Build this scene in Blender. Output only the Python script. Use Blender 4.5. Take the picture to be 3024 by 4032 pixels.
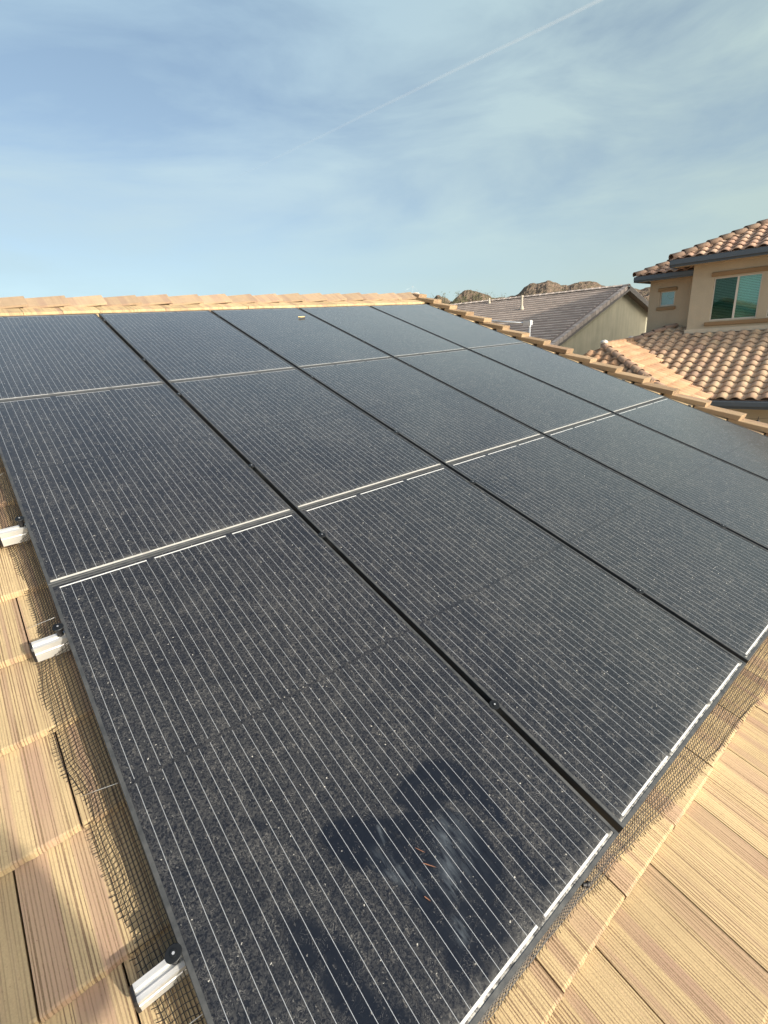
import bpy, bmesh, math, random
import numpy as np
from mathutils import Vector, Matrix, noise
random.seed(7)
for o in list(bpy.data.objects): bpy.data.objects.remove(o)
SC = bpy.context.scene; COL = SC.collection

# ------------------------------------------------------------------ camera, sky, sun, exposure
AL = 0.33914745532919177                     # pitch of the roof we stand on (19.4 degrees)
CAM = Vector((-0.0130, -5.0890, -0.3880))
cam = bpy.data.cameras.new('camera'); camo = bpy.data.objects.new('camera', cam); COL.objects.link(camo)
cam.sensor_fit = 'HORIZONTAL'; cam.sensor_width = 36; cam.lens = 22.8536
cam.clip_start = 0.02; cam.clip_end = 60000
_rx = Vector((0.768, -0.636, -0.075)).normalized(); _rz = -Vector((0.581, 0.742, -0.335)).normalized()
_ry = _rz.cross(_rx).normalized(); _rx = _ry.cross(_rz).normalized()
camo.matrix_world = Matrix(((_rx.x, _ry.x, _rz.x, CAM.x), (_rx.y, _ry.y, _rz.y, CAM.y), (_rx.z, _ry.z, _rz.z, CAM.z), (0, 0, 0, 1)))
SC.camera = camo
SC.render.resolution_x = 768; SC.render.resolution_y = 1024

SUN = Vector((0.36, -1.50, 0.60)).normalized()      # direction towards the sun
w = bpy.data.worlds.new("World"); SC.world = w; w.use_nodes = True
nt = w.node_tree; nt.nodes.clear()
def N(nt, t, **k):
    n = nt.nodes.new(t)
    for a, b in k.items(): setattr(n, a, b)
    return n
def LK(nt, a, b): nt.links.new(a, b)
sky = N(nt, 'ShaderNodeTexSky'); sky.sky_type = 'NISHITA'; sky.sun_disc = False
sky.sun_elevation = math.asin(SUN.z); sky.sun_rotation = math.atan2(SUN.x, SUN.y)
sky.air_density = 1.0; sky.dust_density = 1.6; sky.ozone_density = 1.1; sky.altitude = 500
bg = N(nt, 'ShaderNodeBackground'); bg.inputs['Strength'].default_value = 0.10; LK(nt, sky.outputs[0], bg.inputs[0])
cl = N(nt, 'ShaderNodeBackground'); cl.inputs['Strength'].default_value = 1.0
tc = N(nt, 'ShaderNodeTexCoord')
mp = N(nt, 'ShaderNodeMapping'); mp.inputs['Rotation'].default_value = (0.1, -0.25, 0.5); mp.inputs['Scale'].default_value = (1.3, 2.4, 6.5)
n1 = N(nt, 'ShaderNodeTexNoise'); n1.inputs['Scale'].default_value = 1.3; n1.inputs['Detail'].default_value = 8; n1.inputs['Roughness'].default_value = 0.56; n1.inputs['Distortion'].default_value = 0.45
LK(nt, tc.outputs['Generated'], mp.inputs[0]); LK(nt, mp.outputs[0], n1.inputs['Vector'])
cr = N(nt, 'ShaderNodeMapRange'); cr.inputs[1].default_value = 0.36; cr.inputs[2].default_value = 0.68; cr.inputs[3].default_value = 0.34; cr.inputs[4].default_value = 1.0
LK(nt, n1.outputs['Fac'], cr.inputs[0])
sz_ = N(nt, 'ShaderNodeSeparateXYZ'); LK(nt, tc.outputs['Generated'], sz_.inputs[0])
rp = N(nt, 'ShaderNodeValToRGB'); LK(nt, sz_.outputs[2], rp.inputs[0]); e_ = rp.color_ramp.elements      # thin high cloud: pale cyan low down, bluer higher up
e_[0].position = 0.0; e_[0].color = (0.385, 0.545, 0.60, 1); e_[1].position = 0.52; e_[1].color = (0.28, 0.40, 0.50, 1)
z1_ = e_.new(0.80); z1_.color = (0.075, 0.12, 0.21, 1); z2_ = e_.new(1.0); z2_.color = (0.05, 0.085, 0.16, 1)
q_ = e_.new(0.22); q_.color = (0.36, 0.475, 0.545, 1)
dr = N(nt, 'ShaderNodeVectorMath', operation='DOT_PRODUCT'); LK(nt, tc.outputs['Generated'], dr.inputs[0]); dr.inputs[1].default_value = (0.80, -0.60, 0.0)
dm = N(nt, 'ShaderNodeMapRange'); dm.inputs[1].default_value = -0.15; dm.inputs[2].default_value = 0.65; LK(nt, dr.outputs['Value'], dm.inputs[0])
zf = N(nt, 'ShaderNodeMapRange'); zf.inputs[1].default_value = 0.5; zf.inputs[2].default_value = 0.8; zf.inputs[3].default_value = 1.; zf.inputs[4].default_value = 0.; LK(nt, sz_.outputs[2], zf.inputs[0])
dz_ = N(nt, 'ShaderNodeMath', operation='MULTIPLY'); LK(nt, dm.outputs[0], dz_.inputs[0]); LK(nt, zf.outputs[0], dz_.inputs[1])
cm = N(nt, 'ShaderNodeMix', data_type='RGBA'); LK(nt, dz_.outputs[0], cm.inputs[0]); LK(nt, rp.outputs[0], cm.inputs[6]); cm.inputs[7].default_value = (0.345, 0.435, 0.425, 1)
# thin cloud glows around the sun (forward scattering)
gd = N(nt, 'ShaderNodeVectorMath', operation='DOT_PRODUCT'); LK(nt, tc.outputs['Generated'], gd.inputs[0]); gd.inputs[1].default_value = tuple(SUN)
gm_ = N(nt, 'ShaderNodeMapRange', interpolation_type='SMOOTHSTEP'); gm_.inputs[1].default_value = 0.70; gm_.inputs[2].default_value = 1.0; LK(nt, gd.outputs['Value'], gm_.inputs[0])
gx = N(nt, 'ShaderNodeMix', data_type='RGBA'); LK(nt, gm_.outputs[0], gx.inputs[0]); LK(nt, cm.outputs[2], gx.inputs[6]); gx.inputs[7].default_value = (6.0, 5.4, 4.6, 1)
LK(nt, gx.outputs[2], cl.inputs['Color'])
fd = N(nt, 'ShaderNodeMapRange'); fd.inputs[1].default_value = -0.45; fd.inputs[2].default_value = 0.25; fd.inputs[3].default_value = 1.1; fd.inputs[4].default_value = 1.12; LK(nt, dr.outputs['Value'], fd.inputs[0])
fm = N(nt, 'ShaderNodeMath', operation='MULTIPLY', use_clamp=True); LK(nt, cr.outputs[0], fm.inputs[0]); LK(nt, fd.outputs[0], fm.inputs[1])
mxw = N(nt, 'ShaderNodeMixShader'); LK(nt, fm.outputs[0], mxw.inputs[0]); LK(nt, bg.outputs[0], mxw.inputs[1]); LK(nt, cl.outputs[0], mxw.inputs[2])
wo = N(nt, 'ShaderNodeOutputWorld'); LK(nt, mxw.outputs[0], wo.inputs[0])

sl = bpy.data.lights.new('sun', 'SUN'); so = bpy.data.objects.new('sun', sl); COL.objects.link(so)
sl.energy = 3.8; sl.angle = math.radians(0.9); sl.color = (1.0, 0.905, 0.745)
so.rotation_euler = SUN.to_track_quat('Z', 'Y').to_euler(); so.location = (5, -20, 12)
SC.view_settings.view_transform = 'Standard'; SC.view_settings.look = 'None'
SC.view_settings.exposure = 0.60; SC.view_settings.gamma = 1
SC.render.engine = 'CYCLES'

# ------------------------------------------------------------------ helpers
GZ = -4.95                                    # ground level
ca, sa = math.cos(AL), math.sin(AL)
def R2W(x, y, n): return Vector((x, y * ca - n * sa, y * sa + n * ca))   # roof frame (across, up slope, off surface) -> world
class MB:
    def __init__(s): s.v = []; s.f = []; s.mi = []; s.sm = []
    def add(s, vs, fs, mi=0, smooth=False):
        b = len(s.v); s.v += [tuple(p) for p in vs]
        for f in fs: s.f.append(tuple(b + i for i in f)); s.mi.append(mi); s.sm.append(smooth)
    def box(s, a, b, mi=0, M=None):
        x0, y0, z0 = a; x1, y1, z1 = b
        vs = [(x0,y0,z0),(x1,y0,z0),(x1,y1,z0),(x0,y1,z0),(x0,y0,z1),(x1,y0,z1),(x1,y1,z1),(x0,y1,z1)]
        if M: vs = [M @ Vector(p) for p in vs]
        s.add(vs, [(0,3,2,1),(4,5,6,7),(0,1,5,4),(1,2,6,5),(2,3,7,6),(3,0,4,7)], mi)
    def cyl(s, p0, p1, r0, r1=None, n=16, caps=True, mi=0, smooth=True):
        p0 = Vector(p0); p1 = Vector(p1); r1 = r0 if r1 is None else r1
        d = (p1 - p0).normalized(); a = d.orthogonal().normalized(); b = d.cross(a)
        vs = []
        for p, r in ((p0, r0), (p1, r1)):
            for i in range(n):
                t = 2*math.pi*i/n; vs.append(p + (a*math.cos(t) + b*math.sin(t))*r)
        s.add(vs, [(i, (i+1) % n, n + (i+1) % n, n + i) for i in range(n)], mi, smooth)
        if caps:
            s.add(vs[:n], [tuple(range(n-1, -1, -1))], mi); s.add(vs[n:], [tuple(range(n))], mi)
    def tube(s, pts, r, n=5, mi=0, smooth=True):
        pts = [Vector(p) for p in pts]; k = len(pts); vs = []
        a = None
        for i, p in enumerate(pts):
            d = (pts[min(i+1, k-1)] - pts[max(i-1, 0)]).normalized()
            a = d.orthogonal().normalized() if a is None else (a - d*a.dot(d)).normalized()
            b = d.cross(a); rr = r(i/(k-1)) if callable(r) else r
            for j in range(n):
                t = 2*math.pi*j/n; vs.append(p + (a*math.cos(t) + b*math.sin(t))*rr)
        fs = [(i*n + j, i*n + (j+1) % n, (i+1)*n + (j+1) % n, (i+1)*n + j) for i in range(k-1) for j in range(n)]
        fs += [tuple(range(n-1, -1, -1)), tuple((k-1)*n + j for j in range(n))]
        s.add(vs, fs, mi, smooth)
    def sphere(s, c, r, seg=12, ring=8, sc=(1,1,1), mi=0, jit=0, smooth=True):
        vs = []; c = Vector(c)
        for i in range(ring+1):
            th = math.pi*i/ring
            for j in range(seg):
                ph = 2*math.pi*j/seg; q = 1 + random.uniform(-jit, jit)
                vs.append(c + Vector((math.sin(th)*math.cos(ph)*sc[0], math.sin(th)*math.sin(ph)*sc[1], math.cos(th)*sc[2]))*r*q)
        s.add(vs, [(i*seg + j, (i+1)*seg + j, (i+1)*seg + (j+1) % seg, i*seg + (j+1) % seg) for i in range(ring) for j in range(seg)], mi, smooth)
    def build(s, name, mats, parent=None, loc=None, rot=None):
        me = bpy.data.meshes.new(name); me.from_pydata(s.v, [], s.f)
        if not isinstance(mats, (list, tuple)): mats = [mats]
        for m in mats: me.materials.append(m)
        me.polygons.foreach_set('material_index', s.mi); me.polygons.foreach_set('use_smooth', s.sm)
        me.validate(); me.update()
        o = bpy.data.objects.new(name, me); COL.objects.link(o)
        if parent: o.parent = parent
        if loc is not None: o.location = loc
        if rot is not None: o.rotation_euler = rot
        return o
def tag(o, label=None, cat=None, group=None, kind=None):
    if label: o['label'] = label
    if cat: o['category'] = cat
    if group: o['group'] = group
    if kind: o['kind'] = kind
    return o
def empty(name, loc=(0,0,0), rot=(0,0,0)):
    o = bpy.data.objects.new(name, None); o.empty_display_size = 0.1; COL.objects.link(o)
    o.location = loc; o.rotation_euler = rot; return o
def copy_tree(o, parent=None):
    c = o.copy(); COL.objects.link(c); c.parent = parent
    for ch in [q for q in bpy.data.objects if q.parent == o]: copy_tree(ch, c)
    return c

# ------------------------------------------------------------------ materials
def mat(name, col=(.5,.5,.5), rough=.6, metal=0., spec=.5):
    m = bpy.data.materials.new(name); m.use_nodes = True
    b = m.node_tree.nodes['Principled BSDF']
    b.inputs['Base Color'].default_value = (*col, 1); b.inputs['Roughness'].default_value = rough
    b.inputs['Metallic'].default_value = metal; b.inputs['Specular IOR Level'].default_value = spec
    return m
class G:
    """small helper to write node maths"""
    def __init__(s, m): s.nt = m.node_tree; s.b = s.nt.nodes['Principled BSDF']
    def n(s, t, **k): return N(s.nt, t, **k)
    def put(s, sock, v):
        if v is None: return
        if isinstance(v, bpy.types.NodeSocket): s.nt.links.new(v, sock)
        elif isinstance(v, (tuple, list)) and len(v) == 3 and sock.type == 'RGBA': sock.default_value = (*v, 1)
        else: sock.default_value = v
    def math(s, op, a, b=None, c=None, clamp=False):
        n = s.n('ShaderNodeMath', operation=op, use_clamp=clamp); s.put(n.inputs[0], a); s.put(n.inputs[1], b); s.put(n.inputs[2], c); return n.outputs[0]
    def mix(s, f, a, b):
        n = s.n('ShaderNodeMix', data_type='RGBA'); s.put(n.inputs[0], f); s.put(n.inputs[6], a); s.put(n.inputs[7], b); return n.outputs[2]
    def rng(s, v, a, b, c=0., d=1., sm=False):
        n = s.n('ShaderNodeMapRange', interpolation_type='SMOOTHSTEP' if sm else 'LINEAR'); s.put(n.inputs[0], v)
        for i, q in enumerate((a, b, c, d)): s.put(n.inputs[i+1], q)
        return n.outputs[0]
    def noise(s, vec, scale, detail=2., rough=.5, dist=0., dim='3D', w=None):
        n = s.n('ShaderNodeTexNoise', noise_dimensions=dim); s.put(n.inputs['Scale'], scale); s.put(n.inputs['Detail'], detail)
        s.put(n.inputs['Roughness'], rough); s.put(n.inputs['Distortion'], dist)
        if vec is not None and dim != '1D': s.nt.links.new(vec, n.inputs['Vector'])
        if w is not None: s.put(n.inputs['W'], w)
        return n.outputs['Fac']
    def obj(s): return s.n('ShaderNodeTexCoord').outputs['Object']
    def xyz(s, v): n = s.n('ShaderNodeSeparateXYZ'); s.nt.links.new(v, n.inputs[0]); return n.outputs
    def vec(s, x, y, z): n = s.n('ShaderNodeCombineXYZ'); s.put(n.inputs[0], x); s.put(n.inputs[1], y); s.put(n.inputs[2], z); return n.outputs[0]
    def vmul(s, v, t): n = s.n('ShaderNodeVectorMath', operation='MULTIPLY'); s.nt.links.new(v, n.inputs[0]); n.inputs[1].default_value = t; return n.outputs[0]
    def vadd(s, v, t): n = s.n('ShaderNodeVectorMath', operation='ADD'); s.nt.links.new(v, n.inputs[0]); s.put(n.inputs[1], t); return n.outputs[0]
    def island(s): return s.n('ShaderNodeNewGeometry').outputs['Random Per Island']
    def bump(s, h, st=.3, dist=.01):
        n = s.n('ShaderNodeBump'); n.inputs['Strength'].default_value = st; n.inputs['Distance'].default_value = dist
        s.nt.links.new(h, n.inputs['Height']); s.nt.links.new(n.outputs[0], s.b.inputs['Normal'])

def stucco(name, col, stain=(.5,.5,.5), amt=.25):
    m = mat(name, col, .95, spec=.2); g = G(m); o = g.obj()
    a = g.noise(o, 1.1, 5, .6); st = g.noise(g.vmul(o, (2.2, 2.2, .35)), 1.6, 4, .6)
    f = g.math('MULTIPLY', g.rng(st, .42, .75), amt)
    c = g.mix(g.rng(a, .3, .7), tuple(x*.9 for x in col), tuple(min(1, x*1.08) for x in col))
    c = g.mix(f, c, stain); fine = g.noise(o, 60, 4, .7)
    c = g.mix(g.rng(fine, .3, .7, 0, .35), c, tuple(x*.6 for x in col))
    g.put(g.b.inputs['Base Color'], c); g.bump(fine, .5, .01); return m

def brushed_tile(name, cream, mauve, dark, stria=1.0, sx=1.0):
    """flat concrete tile: broomed lines run up the slope (local y), broad bands of mauve-brown over cream, speckled sand"""
    m = mat(name, cream, .93, spec=.15); g = G(m); o = g.obj(); x, y, z = g.xyz(o); isl = g.island()
    off = g.math('MULTIPLY', isl, 37.0)
    wob = g.math('MULTIPLY', g.math('SUBTRACT', g.noise(o, 4, 2), .5), .014)
    xs = g.math('ADD', g.math('ADD', x, wob), off)
    band = g.noise(None, 11*sx, 2.0, .5, dim='1D', w=xs)
    bf = g.rng(band, .50, .60, 0, 1, True)
    bf2 = g.math('MULTIPLY', bf, g.rng(g.noise(o, 3.0, 3), .3, .6, .35, 1.0))
    tone = g.rng(g.math('FRACT', g.math('MULTIPLY', isl, 7.31)), 0, 1, .80, 1.1)
    base = g.mix(g.rng(g.noise(o, 9, 4, .6), .3, .72), cream, tuple(q*.84 for q in cream))
    base = g.mix(g.math('MULTIPLY', bf2, .85), base, mauve)
    xg = g.math('ADD', x, g.math('MULTIPLY', g.math('SUBTRACT', g.noise(None, 60, 2, .6, dim='1D', w=g.math('ADD', x, off)), .5), .012))
    gr = g.math('SINE', g.math('MULTIPLY', xg, 2*math.pi/.0078)); gr = g.rng(gr, .15, .75)                     # broomed grooves about 8 mm apart
    st2 = g.noise(g.vec(g.math('ADD', x, off), g.math('MULTIPLY', y, .04), 3.), 42*sx, 2, .6)
    bits = g.noise(g.vec(g.math('MULTIPLY', x, 3.), y, z), 130, 3, .7)
    big = g.rng(g.noise(o, 2.2, 2), .35, .62, .4, 1.)
    st = g.math('MULTIPLY', gr, g.rng(bits, .36, .6, .55, 1.))
    sf = g.math('MULTIPLY', g.math('MULTIPLY', st, g.rng(st2, .36, .62, .12, 1.)), g.math('MULTIPLY', big, 1.15*stria), clamp=True)
    base = g.mix(sf, base, dark)
    grain = g.noise(o, 300, 4, .8)
    base = g.mix(g.rng(grain, .34, .66, 0, .55), base, tuple(q*.60 for q in cream))
    spots = g.noise(o, 95, 2, .6); base = g.mix(g.rng(spots, .68, .76, 0, .5), base, dark)
    hs = g.n('ShaderNodeHueSaturation'); g.put(hs.inputs['Value'], tone); g.put(hs.inputs['Color'], base)
    g.put(g.b.inputs['Base Color'], hs.outputs[0])
    h = g.math('ADD', g.math('MULTIPLY', st, -.5), g.math('MULTIPLY', grain, .7)); g.bump(h, .6, .004)
    return m

M_tile = brushed_tile('tan_broomed_concrete', (.64, .49, .285), (.41, .26, .205), (.20, .125, .08), 1.7)
M_cap = brushed_tile('tan_cap_concrete', (.49, .365, .245), (.36, .25, .19), (.22, .15, .11), .8, .7)
M_rake = brushed_tile('shade_brown_rake_concrete', (.46, .335, .21), (.32, .215, .16), (.19, .13, .09), .8, .5)  # rake tiles darkened all over to stand for shade on their inner sides
M_far = brushed_tile('grey_brown_concrete', (.60, .52, .46), (.47, .40, .37), (.26, .22, .20), .4)
M_deck = mat('roof_underlay', (.035, .028, .022), .95)
M_mortar = mat('mortar', (.62, .58, .52), .95); _g = G(M_mortar); _g.bump(_g.noise(_g.obj(), 40, 4, .7), .8, .02)
M_wood = mat('painted_fascia', (.075, .095, .115), .6)
M_blk = mat('black_anodised', (.022, .025, .028), .42, .6)
M_blkcap = mat('black_plastic', (.012, .012, .014), .5)
M_wire = mat('black_coated_wire', (.014, .011, .010), .5)
M_steel = mat('clip_steel', (.80, .80, .78), .35, .7)
M_alu = mat('mill_aluminium', (.78, .78, .76), .40, .6)
_g = G(M_alu); _o = _g.obj(); _g.put(_g.b.inputs['Roughness'], _g.rng(_g.noise(_g.vmul(_o, (3, 200, 200)), 3, 3), .3, .7, .3, .55))
M_galv = mat('galvanised_steel', (.62, .64, .66), .4, .6)
M_pvc = mat('painted_pipe', (.46, .41, .33), .8)
M_leaf = mat('dry_leaf', (.20, .09, .05), .8); M_leaf2 = mat('straw', (.62, .45, .22), .85)
M_ground = mat('desert_gravel', (.36, .29, .21), .95); _g = G(M_ground); _o = _g.obj()
_g.put(_g.b.inputs['Base Color'], _g.mix(_g.rng(_g.noise(_o, .05, 6), .35, .65), (.38, .30, .21), (.27, .22, .16)))
M_stucA = stucco('tan_stucco', (.46, .37, .26), (.33, .25, .17), .25)
M_stucB = stucco('golden_stucco', (.49, .415, .30), (.36, .27, .18), .2)
M_stucG = stucco('olive_stucco', (.50, .475, .36), (.27, .27, .22), .55)
M_trimbrown = stucco('brown_trim', (.30, .195, .105), (.2, .14, .09), .2)
M_trimpale = stucco('pale_band', (.60, .52, .40), (.45, .38, .28), .3)
M_frame = mat('window_frame_almond', (.60, .54, .46), .5)
M_blind = mat('blind_slats', (.58, .64, .58), .7)
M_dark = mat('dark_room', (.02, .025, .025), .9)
M_green = mat('wreath_green', (.05, .09, .06), .8)
def glass_mat(name, tint, gl):
    m = bpy.data.materials.new(name); m.use_nodes = True; t = m.node_tree; t.nodes.clear()
    tr = N(t, 'ShaderNodeBsdfTransparent'); tr.inputs[0].default_value = (*tint, 1)
    gs = N(t, 'ShaderNodeBsdfGlossy'); gs.inputs['Roughness'].default_value = .04; gs.inputs[0].default_value = (.8, .95, .9, 1)
    mx = N(t, 'ShaderNodeMixShader'); mx.inputs[0].default_value = gl; out = N(t, 'ShaderNodeOutputMaterial')
    LK(t, tr.outputs[0], mx.inputs[1]); LK(t, gs.outputs[0], mx.inputs[2]); LK(t, mx.outputs[0], out.inputs[0]); return m
M_glass = glass_mat('window_glass', (.62, .86, .80), .14)
M_screen = glass_mat('screened_glass', (.42, .60, .55), .05)
# barrel tiles: each tile its own colour
def barrel_mat(name, cols):
    m = mat(name, cols[0], .9, spec=.2); g = G(m); o = g.obj(); isl = g.island()
    r = g.n('ShaderNodeValToRGB'); g.put(r.inputs[0], isl); el = r.color_ramp.elements
    el[0].color = (*cols[0], 1); el[1].color = (*cols[-1], 1)
    for i, c in enumerate(cols[1:-1]): e = el.new((i+1)/(len(cols)-1)); e.color = (*c, 1)
    c = g.mix(g.rng(g.noise(o, 3.5, 5, .65), .4, .72, 0, .5), r.outputs[0], (.25, .17, .12))
    c = g.mix(g.rng(g.noise(o, 70, 3, .7), .35, .7, 0, .3), c, (.26, .19, .13)); g.put(g.b.inputs['Base Color'], c)
    g.bump(g.noise(o, 60, 3), .4, .01); return m
M_barrel = barrel_mat('clay_coloured_barrel_tile', [(.62,.44,.29), (.54,.37,.25), (.66,.49,.33), (.52,.34,.24), (.60,.45,.29), (.46,.31,.23)])
M_wing = barrel_mat('orange_barrel_tile', [(.52,.32,.19), (.44,.26,.15), (.56,.37,.23), (.40,.23,.14)])
M_barrel2 = barrel_mat('pink_barrel_tile', [(.56,.37,.26), (.62,.45,.34), (.50,.31,.23), (.60,.40,.28)])
M_hipcap = barrel_mat('brown_hip_tile', [(.36,.24,.18), (.42,.28,.20), (.31,.215,.17), (.46,.32,.22)])

# solar glass: dark cells, thin bright ribbons, dust lying on top
def solar_mat():
    m = mat('dusty_solar_glass', (.01,.012,.018), .2); g = G(m); o = g.obj(); x, y, z = g.xyz(o)
    loc = g.n('ShaderNodeObjectInfo').outputs['Location']
    d = g.vadd(o, g.vmul(loc, (3.7, 5.3, 2.9)))
    # 30 ribbons, 31.7 mm apart; first one 31 mm from the left edge
    u = g.math('DIVIDE', g.math('ADD', x, .489 - .0315), .03165)
    fr = g.math('ABSOLUTE', g.math('SUBTRACT', g.math('FRACT', g.math('ADD', u, .5)), .5))
    line = g.math('LESS_THAN', fr, .0165)
    inx = g.math('LESS_THAN', g.math('ABSOLUTE', g.math('SUBTRACT', u, 14.5)), 14.8)
    ay = g.math('ABSOLUTE', y)
    iny = g.math('MULTIPLY', g.math('GREATER_THAN', ay, .0065), g.math('LESS_THAN', ay, .808))
    line = g.math('MULTIPLY', g.math('MULTIPLY', line, inx), iny)
    # end ribbons: three pieces, each joining ten lines
    seg = g.math('FRACT', g.math('DIVIDE', g.math('ADD', u, .5), 10.))
    sg = g.math('MULTIPLY', g.math('GREATER_THAN', seg, .045), g.math('LESS_THAN', seg, .955))
    end = g.math('MULTIPLY', g.math('MULTIPLY', sg, inx), g.math('LESS_THAN', g.math('ABSOLUTE', g.math('SUBTRACT', ay, g.math('MULTIPLY_ADD', g.math('LESS_THAN', y, 0.), .005, .8065))), .0028))
    cell = g.mix(g.rng(g.noise(o, 2.5, 2), .3, .7), (.0065, .0085, .0135), (.010, .012, .0165))
    # faint joints between cells
    cx = g.math('ABSOLUTE', g.math('SUBTRACT', g.math('FRACT', g.math('DIVIDE', g.math('ADD', u, .5), 5.)), .5))
    cy = g.math('ABSOLUTE', g.math('SUBTRACT', g.math('FRACT', g.math('DIVIDE', ay, .0803)), .5))
    jn = g.math('MAXIMUM', g.math('GREATER_THAN', cx, .493), g.math('GREATER_THAN', cy, .488))
    cell = g.mix(g.math('MULTIPLY', jn, .6), cell, (.004, .004, .006))
    ckk = g.n('ShaderNodeAttribute', attribute_type='OBJECT', attribute_name='caked').outputs['Fac']
    base = g.mix(g.math('MULTIPLY', line, .58), cell, (.62, .67, .72)); base = g.mix(g.math('MULTIPLY', end, g.math('SUBTRACT', 1., g.math('MULTIPLY', ckk, .55))), base, (.66, .67, .67))
    # dust
    ck = g.n('ShaderNodeAttribute', attribute_type='OBJECT', attribute_name='caked').outputs['Fac']
    big = g.math('MULTIPLY', g.rng(g.noise(d, 2.6, 4, .6), .3, .7, .55, 1.2), g.rng(g.noise(g.vmul(d, (1., .12, 1.)), 16, 3, .6), .3, .7, .75, 1.2))
    blot = g.noise(d, 170, 4, .75, .8); b2 = g.noise(g.vadd(d, (3., 1., 2.)), 42, 3, .65, 1.5)
    film = g.math('MULTIPLY', g.rng(blot, .42, .72, .012, .205), g.rng(b2, .3, .7, .75, 1.1))
    worm = g.math('ABSOLUTE', g.math('SUBTRACT', g.noise(g.vadd(d, (7., 2., 0.)), 60, 1.5, .5, 2.2), .5))
    wm = g.math('MULTIPLY', g.math('LESS_THAN', worm, .016), g.rng(g.noise(g.vadd(d, (1., 9., 0.)), 30, 1), .50, .60, 0, .32))
    vo = g.n('ShaderNodeTexVoronoi', feature='F1'); vo.inputs['Scale'].default_value = 62; g.put(vo.inputs['Vector'], g.vadd(d, g.vec(g.math('MULTIPLY', blot, .012), g.math('MULTIPLY', b2, .012), 5.)))
    rr, rg_, rb = g.xyz(vo.outputs['Color'])
    sp = g.math('MULTIPLY', g.math('LESS_THAN', vo.outputs['Distance'], g.rng(rg_, 0, 1, .03, .115)), g.math('GREATER_THAN', rr, .60))
    vo2 = g.n('ShaderNodeTexVoronoi', feature='F1'); vo2.inputs['Scale'].default_value = 135; g.put(vo2.inputs['Vector'], g.vadd(g.vmul(d, (1., .55, 1.)), g.vec(g.math('MULTIPLY', blot, .012), g.math('MULTIPLY', b2, .02), 0.)))
    r2, r3, r4 = g.xyz(vo2.outputs['Color'])
    sp2 = g.math('MULTIPLY', g.math('LESS_THAN', vo2.outputs['Distance'], .16), g.math('GREATER_THAN', r2, .55))
    sp = g.math('MAXIMUM', g.math('MULTIPLY', sp, .80), g.math('MULTIPLY', sp2, .36))
    at = g.n('ShaderNodeAttribute', attribute_name='wiped').outputs['Fac']
    keep = g.math('SUBTRACT', 1., g.math('MULTIPLY', at, .93)); keep2 = g.math('SUBTRACT', 1., g.math('MULTIPLY', at, .55))
    dust = g.math('MULTIPLY', g.math('MULTIPLY', film, big), keep)
    dust = g.math('MAXIMUM', dust, g.math('MULTIPLY', g.math('MAXIMUM', sp, wm), keep2), clamp=True)
    # dirt washed down and dried along the lower edge and, thinner, along the right side
    e1 = g.math('ADD', y, .826)
    eb = g.rng(g.math('ADD', e1, g.math('MULTIPLY', g.math('SUBTRACT', g.noise(d, 22, 4, .7), .5), .035)), .004, .016, 1, 0)
    ebn = g.math('MULTIPLY', eb, g.rng(g.noise(d, 70, 3, .7), .38, .55, .1, 1))
    e2 = g.math('SUBTRACT', .4835, x)
    er = g.math('MULTIPLY', g.rng(g.math('ADD', e2, g.math('MULTIPLY', g.noise(d, 60, 3, .7), .010)), .006, .012, 1, 0), g.rng(g.noise(d, 9, 4, .8), .5, .62, 0, .8))
    e3 = g.math('MULTIPLY', g.rng(e1, .012, .05, .12, 0), g.rng(b2, .35, .65, 0, 1))
    ck = g.n('ShaderNodeAttribute', attribute_type='OBJECT', attribute_name='caked').outputs['Fac']
    solid = g.math('MULTIPLY', ck, g.rng(g.math('ADD', e1, g.math('MULTIPLY', g.math('SUBTRACT', blot, .5), .010)), .0150, .0188, 1, 0))
    edge = g.math('MAXIMUM', g.math('MAXIMUM', g.math('MULTIPLY', ebn, .9), er), g.math('MAXIMUM', e3, g.math('MULTIPLY', solid, .66)), clamp=True)
    soap = g.n('ShaderNodeAttribute', attribute_name='smear').outputs['Fac']
    stk = g.noise(g.vmul(o, (1., .16, 1.)), 90, 4, .6, .8)
    sm = g.math('MULTIPLY', soap, g.rng(stk, .40, .74, 0, .20))
    dc = g.mix(g.rng(blot, .4, .8), (.27, .265, .25), (.50, .48, .44))
    dc = g.mix(g.math('GREATER_THAN', sp, .5), dc, (.62, .60, .55)); c = g.mix(dust, base, dc); c = g.mix(sm, c, (.42, .50, .58)); c = g.mix(edge, c, (.70, .68, .62))
    g.put(g.b.inputs['Base Color'], c)
    rgh = g.math('ADD', g.rng(dust, 0, .5, .13, .34), g.math('MULTIPLY', edge, .3), clamp=True)
    rgh = g.math('SUBTRACT', rgh, g.math('MULTIPLY', at, .05)); g.put(g.b.inputs['Roughness'], rgh)
    g.b.inputs['Specular IOR Level'].default_value = .5; g.b.inputs['IOR'].default_value = 1.5
    g.put(g.b.inputs['Sheen Weight'], g.math('MULTIPLY', keep, .9)); g.b.inputs['Coat Weight'].default_value = .5; g.b.inputs['Coat Roughness'].default_value = .09; g.b.inputs['Sheen Roughness'].default_value = .22; g.b.inputs['Sheen Tint'].default_value = (1., .97, .92, 1); g.b.inputs['Specular Tint'].default_value = (1., .92, .80, 1); g.b.inputs['Coat Tint'].default_value = (1., .99, .97, 1)
    g.bump(g.math('ADD', blot, g.math('MULTIPLY', sp, 1.5)), .12, .002)
    return m
M_solar = solar_mat()
M_pframe = mat('black_panel_frame', (.045, .05, .055), .38, .5); _g = G(M_pframe); _o = _g.obj()
_nz = _g.xyz(_g.n('ShaderNodeNewGeometry').outputs['Normal'])[2]
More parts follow.
